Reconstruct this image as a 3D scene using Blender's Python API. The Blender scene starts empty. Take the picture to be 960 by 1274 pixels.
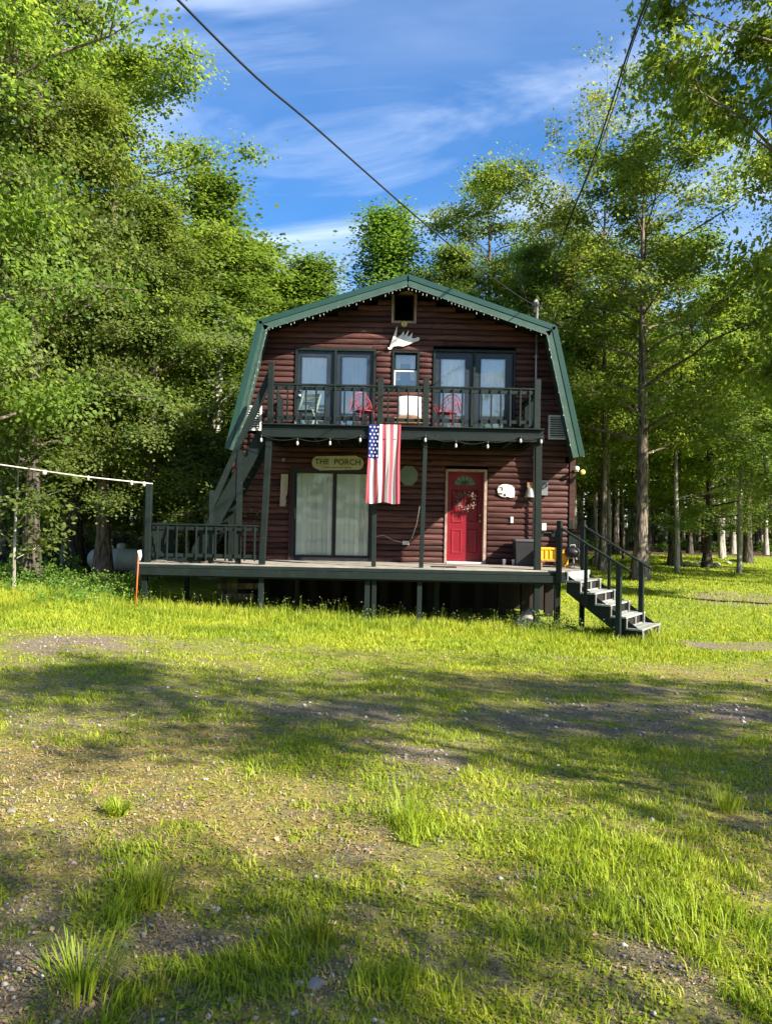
import bpy, bmesh, math, random
import numpy as np
from mathutils import Vector, Matrix
R = math.radians
random.seed(7)
rng = np.random.default_rng(11)
scene = bpy.context.scene
COL = scene.collection

# ------------------------------------------------------------------ camera
F_PX, CX, CY, HOR = 958.0, 480.0, 637.0, 650.0
EYE = Vector((0, 0, 1.6))
roll = R(1.15); pitch = math.atan((HOR - CY) / F_PX)
fw = Vector((0, math.cos(pitch), math.sin(pitch)))
r0 = Vector((1, 0, 0)); u0 = r0.cross(fw)
rt = r0 * math.cos(roll) + u0 * math.sin(roll)
up = -r0 * math.sin(roll) + u0 * math.cos(roll)
cam_d = bpy.data.cameras.new("camera"); cam = bpy.data.objects.new("camera", cam_d)
COL.objects.link(cam); scene.camera = cam
cam_d.sensor_fit = 'HORIZONTAL'; cam_d.sensor_width = 36; cam_d.lens = 36 * F_PX / 960.0
cam_d.clip_start = 0.05; cam_d.clip_end = 3000
cam.matrix_world = Matrix(((rt.x, up.x, -fw.x, EYE.x), (rt.y, up.y, -fw.y, EYE.y), (rt.z, up.z, -fw.z, EYE.z), (0, 0, 0, 1)))

def at(px, py, Y):
    """world point seen at photo pixel (px, py) at distance Y: used to measure the place"""
    d = fw * F_PX + rt * (px - CX) - up * (py - CY)
    return EYE + d * (Y / d.y)

# ------------------------------------------------------------------ world, sun, exposure
SUN = Vector((1.42, -1.0, 1.20)).normalized()
sun_el = math.asin(SUN.z)
w = bpy.data.worlds.new("World"); scene.world = w; w.use_nodes = True
nt = w.node_tree; N = nt.nodes; L = nt.links; N.clear()
out = N.new('ShaderNodeOutputWorld'); bg = N.new('ShaderNodeBackground'); bg.inputs['Strength'].default_value = 0.05
sky = N.new('ShaderNodeTexSky'); sky.sky_type = 'NISHITA'; sky.sun_disc = False
sky.sun_elevation = sun_el; sky.sun_rotation = math.atan2(SUN.x, SUN.y)
sky.air_density = 1.0; sky.dust_density = 0.5; sky.ozone_density = 3.0
hs = N.new('ShaderNodeHueSaturation'); hs.inputs['Saturation'].default_value = 1.30; hs.inputs['Hue'].default_value = 0.505
hs.inputs['Value'].default_value = 1.5
L.new(sky.outputs[0], hs.inputs['Color'])
tc = N.new('ShaderNodeTexCoord'); sp = N.new('ShaderNodeSeparateXYZ'); L.new(tc.outputs['Generated'], sp.inputs[0])
zz = N.new('ShaderNodeMath'); zz.operation = 'MAXIMUM'; zz.inputs[1].default_value = 0.0; L.new(sp.outputs['Z'], zz.inputs[0])
za = N.new('ShaderNodeMath'); za.operation = 'ADD'; za.inputs[1].default_value = 0.12; L.new(zz.outputs[0], za.inputs[0])
dx = N.new('ShaderNodeMath'); dx.operation = 'DIVIDE'; L.new(sp.outputs['X'], dx.inputs[0]); L.new(za.outputs[0], dx.inputs[1])
dy = N.new('ShaderNodeMath'); dy.operation = 'DIVIDE'; L.new(sp.outputs['Y'], dy.inputs[0]); L.new(za.outputs[0], dy.inputs[1])
cb = N.new('ShaderNodeCombineXYZ'); L.new(dx.outputs[0], cb.inputs[0]); L.new(dy.outputs[0], cb.inputs[1])
def cloud_layer(rot, scl, nscale, det, lo, hi, dist):
    mp = N.new('ShaderNodeMapping'); mp.inputs['Rotation'].default_value = (0, 0, rot); mp.inputs['Scale'].default_value = scl
    L.new(cb.outputs[0], mp.inputs[0])
    nz = N.new('ShaderNodeTexNoise'); nz.inputs['Scale'].default_value = nscale; nz.inputs['Detail'].default_value = det
    nz.inputs['Distortion'].default_value = dist; nz.inputs['Roughness'].default_value = 0.55
    L.new(mp.outputs[0], nz.inputs['Vector'])
    mr = N.new('ShaderNodeMapRange'); mr.interpolation_type = 'SMOOTHSTEP'
    mr.inputs[1].default_value = lo; mr.inputs[2].default_value = hi
    L.new(nz.outputs[0], mr.inputs[0]); return mr
c1 = cloud_layer(R(62), (0.9, 1.5, 1), 1.1, 8, 0.40, 0.80, 1.6)
c2 = cloud_layer(R(20), (0.35, 0.6, 1), 0.9, 6, 0.40, 0.78, 1.0)
mm = N.new('ShaderNodeMath'); mm.operation = 'MULTIPLY'; mm.inputs[1].default_value = 0.55; L.new(c2.outputs[0], mm.inputs[0])
ma = N.new('ShaderNodeMath'); ma.operation = 'MAXIMUM'; L.new(c1.outputs[0], ma.inputs[0]); L.new(mm.outputs[0], ma.inputs[1])
mf = N.new('ShaderNodeMath'); mf.operation = 'MULTIPLY'; mf.inputs[1].default_value = 0.62; mf.use_clamp = True; L.new(ma.outputs[0], mf.inputs[0])
mx = N.new('ShaderNodeMixRGB'); mx.inputs[2].default_value = (8.5, 9.5, 11.0, 1)
L.new(mf.outputs[0], mx.inputs[0]); L.new(hs.outputs[0], mx.inputs[1]); L.new(mx.outputs[0], bg.inputs['Color']); L.new(bg.outputs[0], out.inputs[0])

sd = bpy.data.lights.new("sun", 'SUN'); sd.energy = 5.0; sd.angle = R(0.7); sd.color = (1.0, 0.92, 0.78)
so = bpy.data.objects.new("sun", sd); COL.objects.link(so); so.location = (0, 0, 30)
so.rotation_euler = (-SUN).to_track_quat('-Z', 'Y').to_euler()

scene.view_settings.view_transform = 'Standard'; scene.view_settings.look = 'None'
scene.view_settings.exposure = 1.7; scene.view_settings.gamma = 1; scene.view_settings.use_curve_mapping = False
scene.cycles.max_bounces = 7; scene.cycles.transparent_max_bounces = 8
scene.cycles.diffuse_bounces = 3; scene.cycles.glossy_bounces = 3; scene.cycles.transmission_bounces = 5
scene.cycles.use_denoising = True
scene.cycles.sample_clamp_indirect = 4
scene.render.film_transparent = False

# ------------------------------------------------------------------ materials
def new_mat(name):
    m = bpy.data.materials.new(name); m.use_nodes = True
    return m, m.node_tree.nodes, m.node_tree.links, m.node_tree.nodes['Principled BSDF']
def ramp(n, stops):
    r = n.new('ShaderNodeValToRGB'); e = r.color_ramp.elements
    e[0].position, e[0].color = stops[0][0], (*stops[0][1], 1)
    e[1].position, e[1].color = stops[-1][0], (*stops[-1][1], 1)
    for p, c in stops[1:-1]:
        x = e.new(p); x.color = (*c, 1)
    return r
def simple(name, c1, c2=None, scale=6.0, rough=0.6, metal=0.0, bump=0.0, stretch=(1, 1, 1), spec=0.3, bscale=None, per=True, dist=0.0, rr=0.0):
    m, n, l, b = new_mat(name)
    b.inputs['Roughness'].default_value = rough; b.inputs['Metallic'].default_value = metal
    b.inputs['Specular IOR Level'].default_value = spec
    if c2 is None: c2 = tuple(x * 0.75 for x in c1)
    t = n.new('ShaderNodeTexCoord'); mp = n.new('ShaderNodeMapping'); mp.inputs['Scale'].default_value = stretch
    l.new(t.outputs['Object'], mp.inputs[0])
    vec = mp.outputs[0]
    if per:
        oi = n.new('ShaderNodeObjectInfo'); va = n.new('ShaderNodeVectorMath'); va.operation = 'ADD'
        mu = n.new('ShaderNodeMath'); mu.operation = 'MULTIPLY'; mu.inputs[1].default_value = 37.0
        l.new(oi.outputs['Random'], mu.inputs[0]); l.new(mp.outputs[0], va.inputs[0]); l.new(mu.outputs[0], va.inputs[1]); vec = va.outputs[0]
    nz = n.new('ShaderNodeTexNoise'); nz.inputs['Scale'].default_value = scale; nz.inputs['Detail'].default_value = 6
    nz.inputs['Roughness'].default_value = 0.62; nz.inputs['Distortion'].default_value = dist
    l.new(vec, nz.inputs['Vector'])
    rp = ramp(n, [(0.3, c1), (0.7, c2)]); l.new(nz.outputs[0], rp.inputs[0])
    src = rp.outputs[0]
    if per:
        h = n.new('ShaderNodeHueSaturation'); mr = n.new('ShaderNodeMapRange')
        mr.inputs[3].default_value = 0.72 if name != 'stained_log' else .55; mr.inputs[4].default_value = 1.25 if name != 'stained_log' else 1.35
        l.new(oi.outputs['Random'], mr.inputs[0]); l.new(mr.outputs[0], h.inputs['Value']); l.new(src, h.inputs['Color']); src = h.outputs[0]
    l.new(src, b.inputs['Base Color'])
    if rr:
        mr2 = n.new('ShaderNodeMapRange'); mr2.inputs[3].default_value = rough - rr; mr2.inputs[4].default_value = rough + rr
        l.new(nz.outputs[0], mr2.inputs[0]); l.new(mr2.outputs[0], b.inputs['Roughness'])
    if bump:
        n2 = n.new('ShaderNodeTexNoise'); n2.inputs['Scale'].default_value = bscale or scale * 2.5; n2.inputs['Detail'].default_value = 5
        l.new(vec, n2.inputs['Vector'])
        bp = n.new('ShaderNodeBump'); bp.inputs['Strength'].default_value = bump; bp.inputs['Distance'].default_value = 0.02
        l.new(n2.outputs[0], bp.inputs['Height']); l.new(bp.outputs[0], b.inputs['Normal'])
    return m
M = {}
M['log'] = simple('stained_log', (0.102, 0.045, 0.039), (0.030, 0.012, 0.011), 3.0, 0.55, bump=0.35, stretch=(0.5, 4, 5), spec=0.15, bscale=9, dist=0.6, rr=0.1)
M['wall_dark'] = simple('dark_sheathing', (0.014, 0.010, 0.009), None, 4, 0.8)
M['green'] = simple('green_painted_wood', (0.009, 0.016, 0.0145), (0.004, 0.008, 0.007), 4, 0.55, bump=0.25, stretch=(1, 1, 1), spec=0.22, bscale=30, rr=0.12)
def weather(m, col, lo, hi, sc=26):
    n = m.node_tree.nodes; l = m.node_tree.links; b = n['Principled BSDF']; src = b.inputs['Base Color'].links[0].from_socket
    t = n.new('ShaderNodeTexCoord'); z_ = n.new('ShaderNodeTexNoise'); z_.inputs['Scale'].default_value = sc; z_.inputs['Detail'].default_value = 7; z_.inputs['Roughness'].default_value = .75; l.new(t.outputs['Object'], z_.inputs['Vector'])
    mr = n.new('ShaderNodeMapRange'); mr.interpolation_type = 'SMOOTHSTEP'; mr.inputs[1].default_value = lo; mr.inputs[2].default_value = hi; l.new(z_.outputs[0], mr.inputs[0])
    q = n.new('ShaderNodeMixRGB'); q.inputs[2].default_value = (*col, 1); l.new(mr.outputs[0], q.inputs[0]); l.new(src, q.inputs[1]); l.new(q.outputs[0], b.inputs['Base Color'])
weather(M['green'], (.09, .09, .08), .62, .74, 12); weather(M['log'], (.22, .13, .10), .64, .74, 5)
M['roof'] = simple('green_roof_metal', (0.010, 0.042, 0.029), (0.007, 0.032, 0.022), 2, 0.35, metal=0.0, spec=0.6, per=False)
M['rake'] = simple('pale_green_rake_paint', (0.040, 0.080, 0.063), (0.028, 0.058, 0.046), 5, 0.45, per=False)
M['door_blue'] = simple('dark_door_paint', (0.022, 0.030, 0.040), (0.014, 0.020, 0.028), 3, 0.35, per=False)
M['red'] = simple('red_door_paint', (0.22, 0.008, 0.020), (0.15, 0.006, 0.014), 3, 0.4, per=False, bump=0.05)
M['trim'] = simple('weathered_trim', (0.30, 0.22, 0.18), (0.14, 0.09, 0.07), 7, 0.6, bump=0.2)
M['white'] = simple('white_paint', (0.60, 0.59, 0.56), (0.45, 0.44, 0.41), 5, 0.5, per=False)
M['grey'] = simple('grey_metal', (0.22, 0.225, 0.23), (0.14, 0.145, 0.15), 6, 0.4, metal=0.3, per=False)
M['deck'] = simple('weathered_deck_board', (0.32, 0.29, 0.25), (0.14, 0.125, 0.105), 3, 0.75, bump=0.4, stretch=(0.6, 5, 5), dist=0.8)
M['tread'] = simple('grey_tread_board', (0.30, 0.31, 0.29), (0.17, 0.18, 0.165), 4, 0.7, bump=0.35)
M['curtain'] = simple('curtain_cloth', (0.90, 0.86, 0.76), (0.75, 0.71, 0.62), 3, 0.9)
M['blind'] = simple('pale_vertical_blind', (0.80, 0.84, 0.76), (0.64, 0.68, 0.60), 2, 0.7)
M['black'] = simple('black_plastic', (0.018, 0.019, 0.021), None, 5, 0.5, per=False)
M['antler'] = simple('bleached_antler', (0.70, 0.68, 0.64), (0.45, 0.43, 0.40), 5, 0.7, bump=0.4)
M['brass'] = simple('brass', (0.55, 0.40, 0.15), None, 5, 0.35, metal=0.8, per=False)
M['yellow'] = simple('amber_plastic', (0.80, 0.42, 0.03), (0.6, 0.28, 0.02), 3, 0.4, per=False)
M['wood'] = simple('varnished_wood', (0.32, 0.17, 0.07), (0.18, 0.09, 0.04), 4, 0.5, bump=0.2, stretch=(1, 5, 5))
M['signwood'] = simple('sign_board', (0.42, 0.42, 0.27), (0.30, 0.30, 0.18), 3, 0.7, per=False)
M['ink'] = simple('dark_lettering', (0.03, 0.05, 0.03), None, 3, 0.7, per=False)
M['redmetal'] = simple('red_chair_paint', (0.34, 0.02, 0.03), (0.22, 0.012, 0.02), 5, 0.4, per=False)
M['tank'] = simple('tank_paint', (0.5, 0.52, 0.48), (0.36, 0.38, 0.35), 3, 0.55, per=False, bump=0.1)
M['marker'] = simple('orange_red_stake', (0.75, 0.12, 0.04), None, 4, 0.5, per=False)
M['cable'] = simple('black_cable', (0.02, 0.02, 0.022), None, 4, 0.5, per=False)
M['cord'] = simple('white_cord', (0.55, 0.53, 0.48), (0.38, 0.36, 0.32), 8, 0.6, per=False)
M['wicker'] = simple('dry_twigs', (0.20, 0.11, 0.085), (0.09, 0.04, 0.035), 9, 0.8)
M['plank'] = simple('driftwood', (0.40, 0.36, 0.30), (0.22, 0.19, 0.15), 3, 0.8, bump=0.5, stretch=(3, 3, .6))
M['concrete'] = simple('foundation_block', (0.22, 0.21, 0.19), (0.14, 0.13, 0.12), 3, 0.9, bump=0.3)
M['stone'] = simple('field_stone', (0.36, 0.34, 0.31), (0.20, 0.19, 0.17), 5, 0.85, bump=0.6)
M['navy'] = simple('flag_navy', (0.025, 0.035, 0.16), None, 8, 0.8, per=False)
def cloth(name, c):
    m, n, l, b = new_mat(name)
    o = n['Material Output']; d = n.new('ShaderNodeBsdfDiffuse'); t = n.new('ShaderNodeBsdfTranslucent'); mxx = n.new('ShaderNodeMixShader')
    nz = n.new('ShaderNodeTexNoise'); nz.inputs['Scale'].default_value = 9; rp = ramp(n, [(0.3, tuple(v * .85 for v in c)), (0.7, c)])
    l.new(nz.outputs[0], rp.inputs[0])
    for s in (d, t): l.new(rp.outputs[0], s.inputs['Color'])
    mxx.inputs[0].default_value = 0.3; l.new(d.outputs[0], mxx.inputs[1]); l.new(t.outputs[0], mxx.inputs[2]); l.new(mxx.outputs[0], o.inputs[0])
    n.remove(b); return m
M['flag_red'] = cloth('flag_red', (0.50, 0.10, 0.13)); M['flag_white'] = cloth('flag_white', (0.86, 0.84, 0.82)); M['flag_blue'] = cloth('flag_blue', (0.03, 0.045, 0.20))
M['glow'] = simple('yellow_bulb_glass', (0.85, 0.62, 0.15), None, 3, 0.2, per=False)
def glass_mat(name, tint=(0.97, 0.98, 0.98), mixf=0.18, rough=0.01):
    m, n, l, b = new_mat(name); o = n['Material Output']; n.remove(b)
    g = n.new('ShaderNodeBsdfGlossy'); g.inputs['Roughness'].default_value = rough
    t = n.new('ShaderNodeBsdfTransparent'); t.inputs['Color'].default_value = (*tint, 1)
    fr = n.new('ShaderNodeFresnel'); fr.inputs['IOR'].default_value = 1.5
    a = n.new('ShaderNodeMath'); a.operation = 'ADD'; a.inputs[1].default_value = mixf; a.use_clamp = True; l.new(fr.outputs[0], a.inputs[0])
    nz = n.new('ShaderNodeTexNoise'); nz.inputs['Scale'].default_value = 1.5; bp = n.new('ShaderNodeBump'); bp.inputs['Strength'].default_value = 0.06
    bp.inputs['Distance'].default_value = 0.05
    l.new(nz.outputs[0], bp.inputs['Height']); l.new(bp.outputs[0], g.inputs['Normal'])
    mxx = n.new('ShaderNodeMixShader'); l.new(a.outputs[0], mxx.inputs[0]); l.new(t.outputs[0], mxx.inputs[1]); l.new(g.outputs[0], mxx.inputs[2]); l.new(mxx.outputs[0], o.inputs[0])
    return m
M['glass'] = glass_mat('window_glass', mixf=0.10)
M['glass_dim'] = glass_mat('window_glass_lower', mixf=0.0)

def leaf_mat(name, c1, c2, c3, tr=0.5, tcol=1.45):
    m, n, l, b = new_mat(name); o = n['Material Output']
    ge = n.new('ShaderNodeNewGeometry'); oi = n.new('ShaderNodeObjectInfo')
    t = n.new('ShaderNodeTexCoord'); nz = n.new('ShaderNodeTexNoise'); nz.inputs['Scale'].default_value = 0.55; nz.inputs['Detail'].default_value = 3
    l.new(t.outputs['Object'], nz.inputs['Vector'])
    a = n.new('ShaderNodeMath'); a.operation = 'MULTIPLY_ADD'; a.inputs[1].default_value = 0.55; l.new(ge.outputs['Random Per Island'], a.inputs[0])
    s = n.new('ShaderNodeMath'); s.operation = 'MULTIPLY_ADD'; s.inputs[1].default_value = 1.3; s.inputs[2].default_value = -0.42; l.new(nz.outputs[0], s.inputs[0])
    n3 = n.new('ShaderNodeTexNoise'); n3.inputs['Scale'].default_value = 2.6; n3.inputs['Detail'].default_value = 2; l.new(t.outputs['Object'], n3.inputs['Vector'])
    s3 = n.new('ShaderNodeMath'); s3.operation = 'MULTIPLY_ADD'; s3.inputs[1].default_value = .8; l.new(n3.outputs[0], s3.inputs[0]); sa = n.new('ShaderNodeMath'); sa.operation = 'ADD'; sa.inputs[1].default_value = -.4; l.new(s.outputs[0], sa.inputs[0]); l.new(sa.outputs[0], s3.inputs[2])
    l.new(s3.outputs[0], a.inputs[2])
    rp = ramp(n, [(0.1, c1), (0.5, c2), (0.95, c3)]); l.new(a.outputs[0], rp.inputs[0])
    h = n.new('ShaderNodeHueSaturation'); mh = n.new('ShaderNodeMapRange'); mh.inputs[3].default_value = 0.485; mh.inputs[4].default_value = 0.515
    mv = n.new('ShaderNodeMapRange'); mv.inputs[3].default_value = 0.8; mv.inputs[4].default_value = 1.2
    l.new(oi.outputs['Random'], mh.inputs[0]); l.new(oi.outputs['Random'], mv.inputs[0])
    l.new(mh.outputs[0], h.inputs['Hue']); l.new(mv.outputs[0], h.inputs['Value']); l.new(rp.outputs[0], h.inputs['Color'])
    b.inputs['Roughness'].default_value = 0.55; b.inputs['Specular IOR Level'].default_value = 0.22
    l.new(h.outputs[0], b.inputs['Base Color'])
    tl = n.new('ShaderNodeBsdfTranslucent'); g = n.new('ShaderNodeMixRGB'); g.blend_type = 'MULTIPLY'; g.inputs[0].default_value = 1
    g.inputs[2].default_value = (1.4 * tcol, 1.32 * tcol, 0.65 * tcol, 1); l.new(h.outputs[0], g.inputs[1]); l.new(g.outputs[0], tl.inputs['Color'])
    mxx = n.new('ShaderNodeMixShader'); mxx.inputs[0].default_value = tr
    l.new(b.outputs[0], mxx.inputs[1]); l.new(tl.outputs[0], mxx.inputs[2]); l.new(mxx.outputs[0], o.inputs[0])
    return m
M['leaf_maple'] = leaf_mat('maple_leaf', (0.072, 0.125, 0.024), (0.130, 0.195, 0.036), (0.21, 0.265, 0.06), tr=0.56)
M['leaf_beech'] = leaf_mat('beech_leaf', (0.070, 0.120, 0.030), (0.125, 0.182, 0.045), (0.20, 0.25, 0.085))
M['leaf_poplar'] = leaf_mat('poplar_leaf', (0.045, 0.085, 0.018), (0.080, 0.135, 0.026), (0.15, 0.20, 0.05))
M['leaf_airy'] = leaf_mat('young_birch_leaf', (0.10, 0.14, 0.030), (0.15, 0.19, 0.045), (0.24, 0.24, 0.07))
M['leaf_maple_lit'] = leaf_mat('sunlit_maple_leaf', (0.085, 0.14, 0.024), (0.145, 0.215, 0.034), (0.22, 0.28, 0.055), tr=0.58)  # brighter copy of the maple leaf: sunlight painted into the right maple's colour
M['leaf_far'] = leaf_mat('woodland_leaf', (0.055, 0.10, 0.016), (0.105, 0.16, 0.022), (0.18, 0.22, 0.035), tr=0.35)
M['needle'] = leaf_mat('hemlock_needle', (0.02, 0.05, 0.015), (0.04, 0.08, 0.02), (0.07, 0.12, 0.03), tr=0.2)
M['grass'] = leaf_mat('grass_blade', (0.14, 0.205, 0.016), (0.24, 0.305, 0.022), (0.38, 0.39, 0.04), tr=0.35, tcol=1.2)
M['seed'] = leaf_mat('seed_head', (0.18, 0.19, 0.07), (0.24, 0.24, 0.10), (0.33, 0.30, 0.15), tr=0.3, tcol=.8)
M['dry'] = leaf_mat('dry_blade', (0.28, 0.20, 0.10), (0.38, 0.27, 0.14), (0.48, 0.36, 0.2), tr=0.2, tcol=.7)
M['crumb'] = leaf_mat('earth_crumb', (0.05, 0.035, 0.02), (0.12, 0.085, 0.045), (0.30, 0.24, 0.13), tr=0.05)
M['clover'] = leaf_mat('ground_leaf', (0.10, 0.17, 0.012), (0.22, 0.29, 0.018), (0.38, 0.38, 0.030), tr=0.3, tcol=1.1)
M['weed'] = leaf_mat('weed_leaf', (0.06, 0.13, 0.02), (0.11, 0.20, 0.03), (0.22, 0.30, 0.07), tr=0.4)

def bark(name, c1, c2):
    m, n, l, b = new_mat(name); b.inputs['Roughness'].default_value = 0.9; b.inputs['Specular IOR Level'].default_value = 0.2
    t = n.new('ShaderNodeTexCoord'); mp = n.new('ShaderNodeMapping'); mp.inputs['Scale'].default_value = (7, 7, 1.1); l.new(t.outputs['Object'], mp.inputs[0])
    nz = n.new('ShaderNodeTexNoise'); nz.inputs['Scale'].default_value = 2.2; nz.inputs['Detail'].default_value = 6; l.new(mp.outputs[0], nz.inputs['Vector'])
    rp = ramp(n, [(0.36, c1), (0.62, c2)]); l.new(nz.outputs[0], rp.inputs[0]); l.new(rp.outputs[0], b.inputs['Base Color'])
    bp = n.new('ShaderNodeBump'); bp.inputs['Strength'].default_value = 0.9; bp.inputs['Distance'].default_value = 0.05
    l.new(nz.outputs[0], bp.inputs['Height']); l.new(bp.outputs[0], b.inputs['Normal']); return m
M['bark'] = bark('rough_bark', (0.045, 0.035, 0.028), (0.20, 0.165, 0.135))
M['bark_grey'] = bark('pale_grey_bark', (0.16, 0.145, 0.12), (0.40, 0.37, 0.32))
M['bark_dark'] = bark('dark_bark', (0.025, 0.020, 0.017), (0.10, 0.085, 0.070))

# ------------------------------------------------------------------ mesh builder
class MB:
    def __init__(s): s.v = []; s.f = []; s.m = []; s.sm = []
    def add(s, vs, fs, mi=0, smooth=False):
        o = len(s.v); s.v += [tuple(v) for v in vs]
        for f in fs: s.f.append(tuple(i + o for i in f)); s.m.append(mi); s.sm.append(smooth)
    def box(s, x0, x1, y0, y1, z0, z1, mi=0, bev=0.0):
        if bev <= 0 or min(x1 - x0, y1 - y0, z1 - z0) < 2.5 * bev:
            vs = [(x, y, z) for x in (x0, x1) for y in (y0, y1) for z in (z0, z1)]
            s.add(vs, [(0, 1, 3, 2), (4, 6, 7, 5), (0, 4, 5, 1), (2, 3, 7, 6), (0, 2, 6, 4), (1, 5, 7, 3)], mi)
        else:
            s.beam(Vector(((x0 + x1) / 2, (y0 + y1) / 2, z0)), Vector(((x0 + x1) / 2, (y0 + y1) / 2, z1)), x1 - x0, y1 - y0, Vector((0, 1, 0)), mi, bev)
    def beam(s, a, b, wd, ht, upv=Vector((0, 0, 1)), mi=0, bev=0.0):
        a = Vector(a); b = Vector(b); d = (b - a).normalized(); sd_ = d.cross(upv)
        if sd_.length < 1e-5: sd_ = d.cross(Vector((0, 1, 0)))
        sd_.normalize(); u_ = sd_.cross(d).normalized()
        hw, hh = wd / 2, ht / 2
        if bev > 0:
            c = bev
            pr = [(-hw + c, -hh), (hw - c, -hh), (hw, -hh + c), (hw, hh - c), (hw - c, hh), (-hw + c, hh), (-hw, hh - c), (-hw, -hh + c)]
        else: pr = [(-hw, -hh), (hw, -hh), (hw, hh), (-hw, hh)]
        n_ = len(pr); vs = [a + sd_ * x + u_ * y for x, y in pr] + [b + sd_ * x + u_ * y for x, y in pr]
        fs = [(i, (i + 1) % n_, (i + 1) % n_ + n_, i + n_) for i in range(n_)] + [tuple(reversed(range(n_))), tuple(range(n_, 2 * n_))]
        s.add(vs, fs, mi)
    def tube(s, pts, rad, n_=8, mi=0, smooth=True, caps=True):
        pts = [Vector(p) for p in pts]
        if not hasattr(rad, '__len__'): rad = [rad] * len(pts)
        vs = []; prev = None
        for i, p in enumerate(pts):
            d = (pts[min(i + 1, len(pts) - 1)] - pts[max(i - 1, 0)]).normalized()
            if prev is None:
                a = d.cross(Vector((0, 0, 1)));
                if a.length < 0.05: a = d.cross(Vector((0, 1, 0)))
            else: a = prev - d * prev.dot(d)
            a.normalize(); prev = a; b = d.cross(a)
            for k in range(n_):
                t = 2 * math.pi * k / n_; vs.append(p + (a * math.cos(t) + b * math.sin(t)) * rad[i])
        fs = [(i * n_ + k, i * n_ + (k + 1) % n_, (i + 1) * n_ + (k + 1) % n_, (i + 1) * n_ + k) for i in range(len(pts) - 1) for k in range(n_)]
        if caps: fs += [tuple(reversed(range(n_))), tuple(range((len(pts) - 1) * n_, len(pts) * n_))]
        s.add(vs, fs, mi, smooth)
    def prism(s, poly, y0, y1, mi=0):
        """polygon in the xz plane, given thickness from y0 to y1"""
        n_ = len(poly); vs = [(x, y0, z) for x, z in poly] + [(x, y1, z) for x, z in poly]
        s.add(vs, [tuple(range(n_)), tuple(reversed(range(n_, 2 * n_)))] + [(i, i + n_, (i + 1) % n_ + n_, (i + 1) % n_) for i in range(n_)], mi)
    def lathe(s, prof, c, n_=12, mi=0, axis='Z', smooth=True):
        vs = []
        for r_, h in prof:
            for k in range(n_):
                t = 2 * math.pi * k / n_; a, b = r_ * math.cos(t), r_ * math.sin(t)
                p = (a, b, h) if axis == 'Z' else ((h, a, b) if axis == 'X' else (a, h, b))
                vs.append((c[0] + p[0], c[1] + p[1], c[2] + p[2]))
        fs = [(i * n_ + k, i * n_ + (k + 1) % n_, (i + 1) * n_ + (k + 1) % n_, (i + 1) * n_ + k) for i in range(len(prof) - 1) for k in range(n_)]
        fs += [tuple(reversed(range(n_))), tuple(range((len(prof) - 1) * n_, len(prof) * n_))]
        s.add(vs, fs, mi, smooth)
    def build(s, name, mats, parent=None, fixn=True):
        me = bpy.data.meshes.new(name); me.from_pydata(s.v, [], s.f)
        if not isinstance(mats, (list, tuple)): mats = [mats]
        for m_ in mats: me.materials.append(m_ if not isinstance(m_, str) else M[m_])
        me.polygons.foreach_set('material_index', s.m); me.polygons.foreach_set('use_smooth', s.sm)
        if fixn:
            bm = bmesh.new(); bm.from_mesh(me); bmesh.ops.recalc_face_normals(bm, faces=bm.faces); bm.to_mesh(me); bm.free()
        me.update()
        o = bpy.data.objects.new(name, me); COL.objects.link(o)
        if parent: o.parent = parent
        return o
def tag(o, label=None, cat=None, group=None, kind=None):
    if label: o['label'] = label
    if cat: o['category'] = cat
    if group: o['group'] = group
    if kind: o['kind'] = kind
    return o
def empty(name, loc=(0, 0, 0), rz=0):
    o = bpy.data.objects.new(name, None); COL.objects.link(o); o.location = loc; o.rotation_euler[2] = rz; o.empty_display_size = 0.2
    return o
def bx(name, mats, parent, *a, bev=0.0):
    m_ = MB(); m_.box(*a, bev=bev); return m_.build(name, mats, parent)
def bm_(name, mats, parent, a, b, wd, ht, upv=Vector((0, 0, 1)), bev=0.004):
    m_ = MB(); m_.beam(a, b, wd, ht, upv, bev=bev); return m_.build(name, mats, parent)

# ------------------------------------------------------------------ terrain
CP = [(-9, 1, .02), (0, 1, .0), (9, 1, .0), (-9, -12, .1), (9, -12, .1), (0, -25, .2), (-5, 7, -.12), (0, 8, -.20), (5, 8, -.25), (9, 9, -.3), (-5, 12, -.18), (0, 12.5, -.40), (5, 12, -.47),
      (-5.4, 16.2, -.24), (0, 16.2, -.52), (4.6, 15.4, -.66), (7, 15.5, -.62), (3.5, 20, -.6), (8.7, 27, -.25), (11, 31, -.1), (14, 34, -.05), (17, 45, .12), (-8, 18, -.06), (-9, 24, -.12), (-15, 30, .25),
      (-25, 45, .7), (0, 30, -.3), (25, 20, -.3), (22, 60, .5), (-20, 10, .1), (0, 60, .6), (25, 5, -.2), (50, 40, .2), (-50, 40, 1.0), (0, 100, 1.2), (60, 100, .8), (-60, 100, 1.5), (-50, -20, .5), (50, -20, 0)]
cp = np.array(CP, float); c0 = 3.0
def phi(d2): return np.sqrt(d2 + c0 * c0)
_A = phi(((cp[:, None, :2] - cp[None, :, :2]) ** 2).sum(-1)); n_ = len(cp)
_P = np.hstack([np.ones((n_, 1)), cp[:, :2]]); _M = np.block([[_A, _P], [_P.T, np.zeros((3, 3))]])
_w = np.linalg.solve(_M, np.concatenate([cp[:, 2], np.zeros(3)]))
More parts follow.
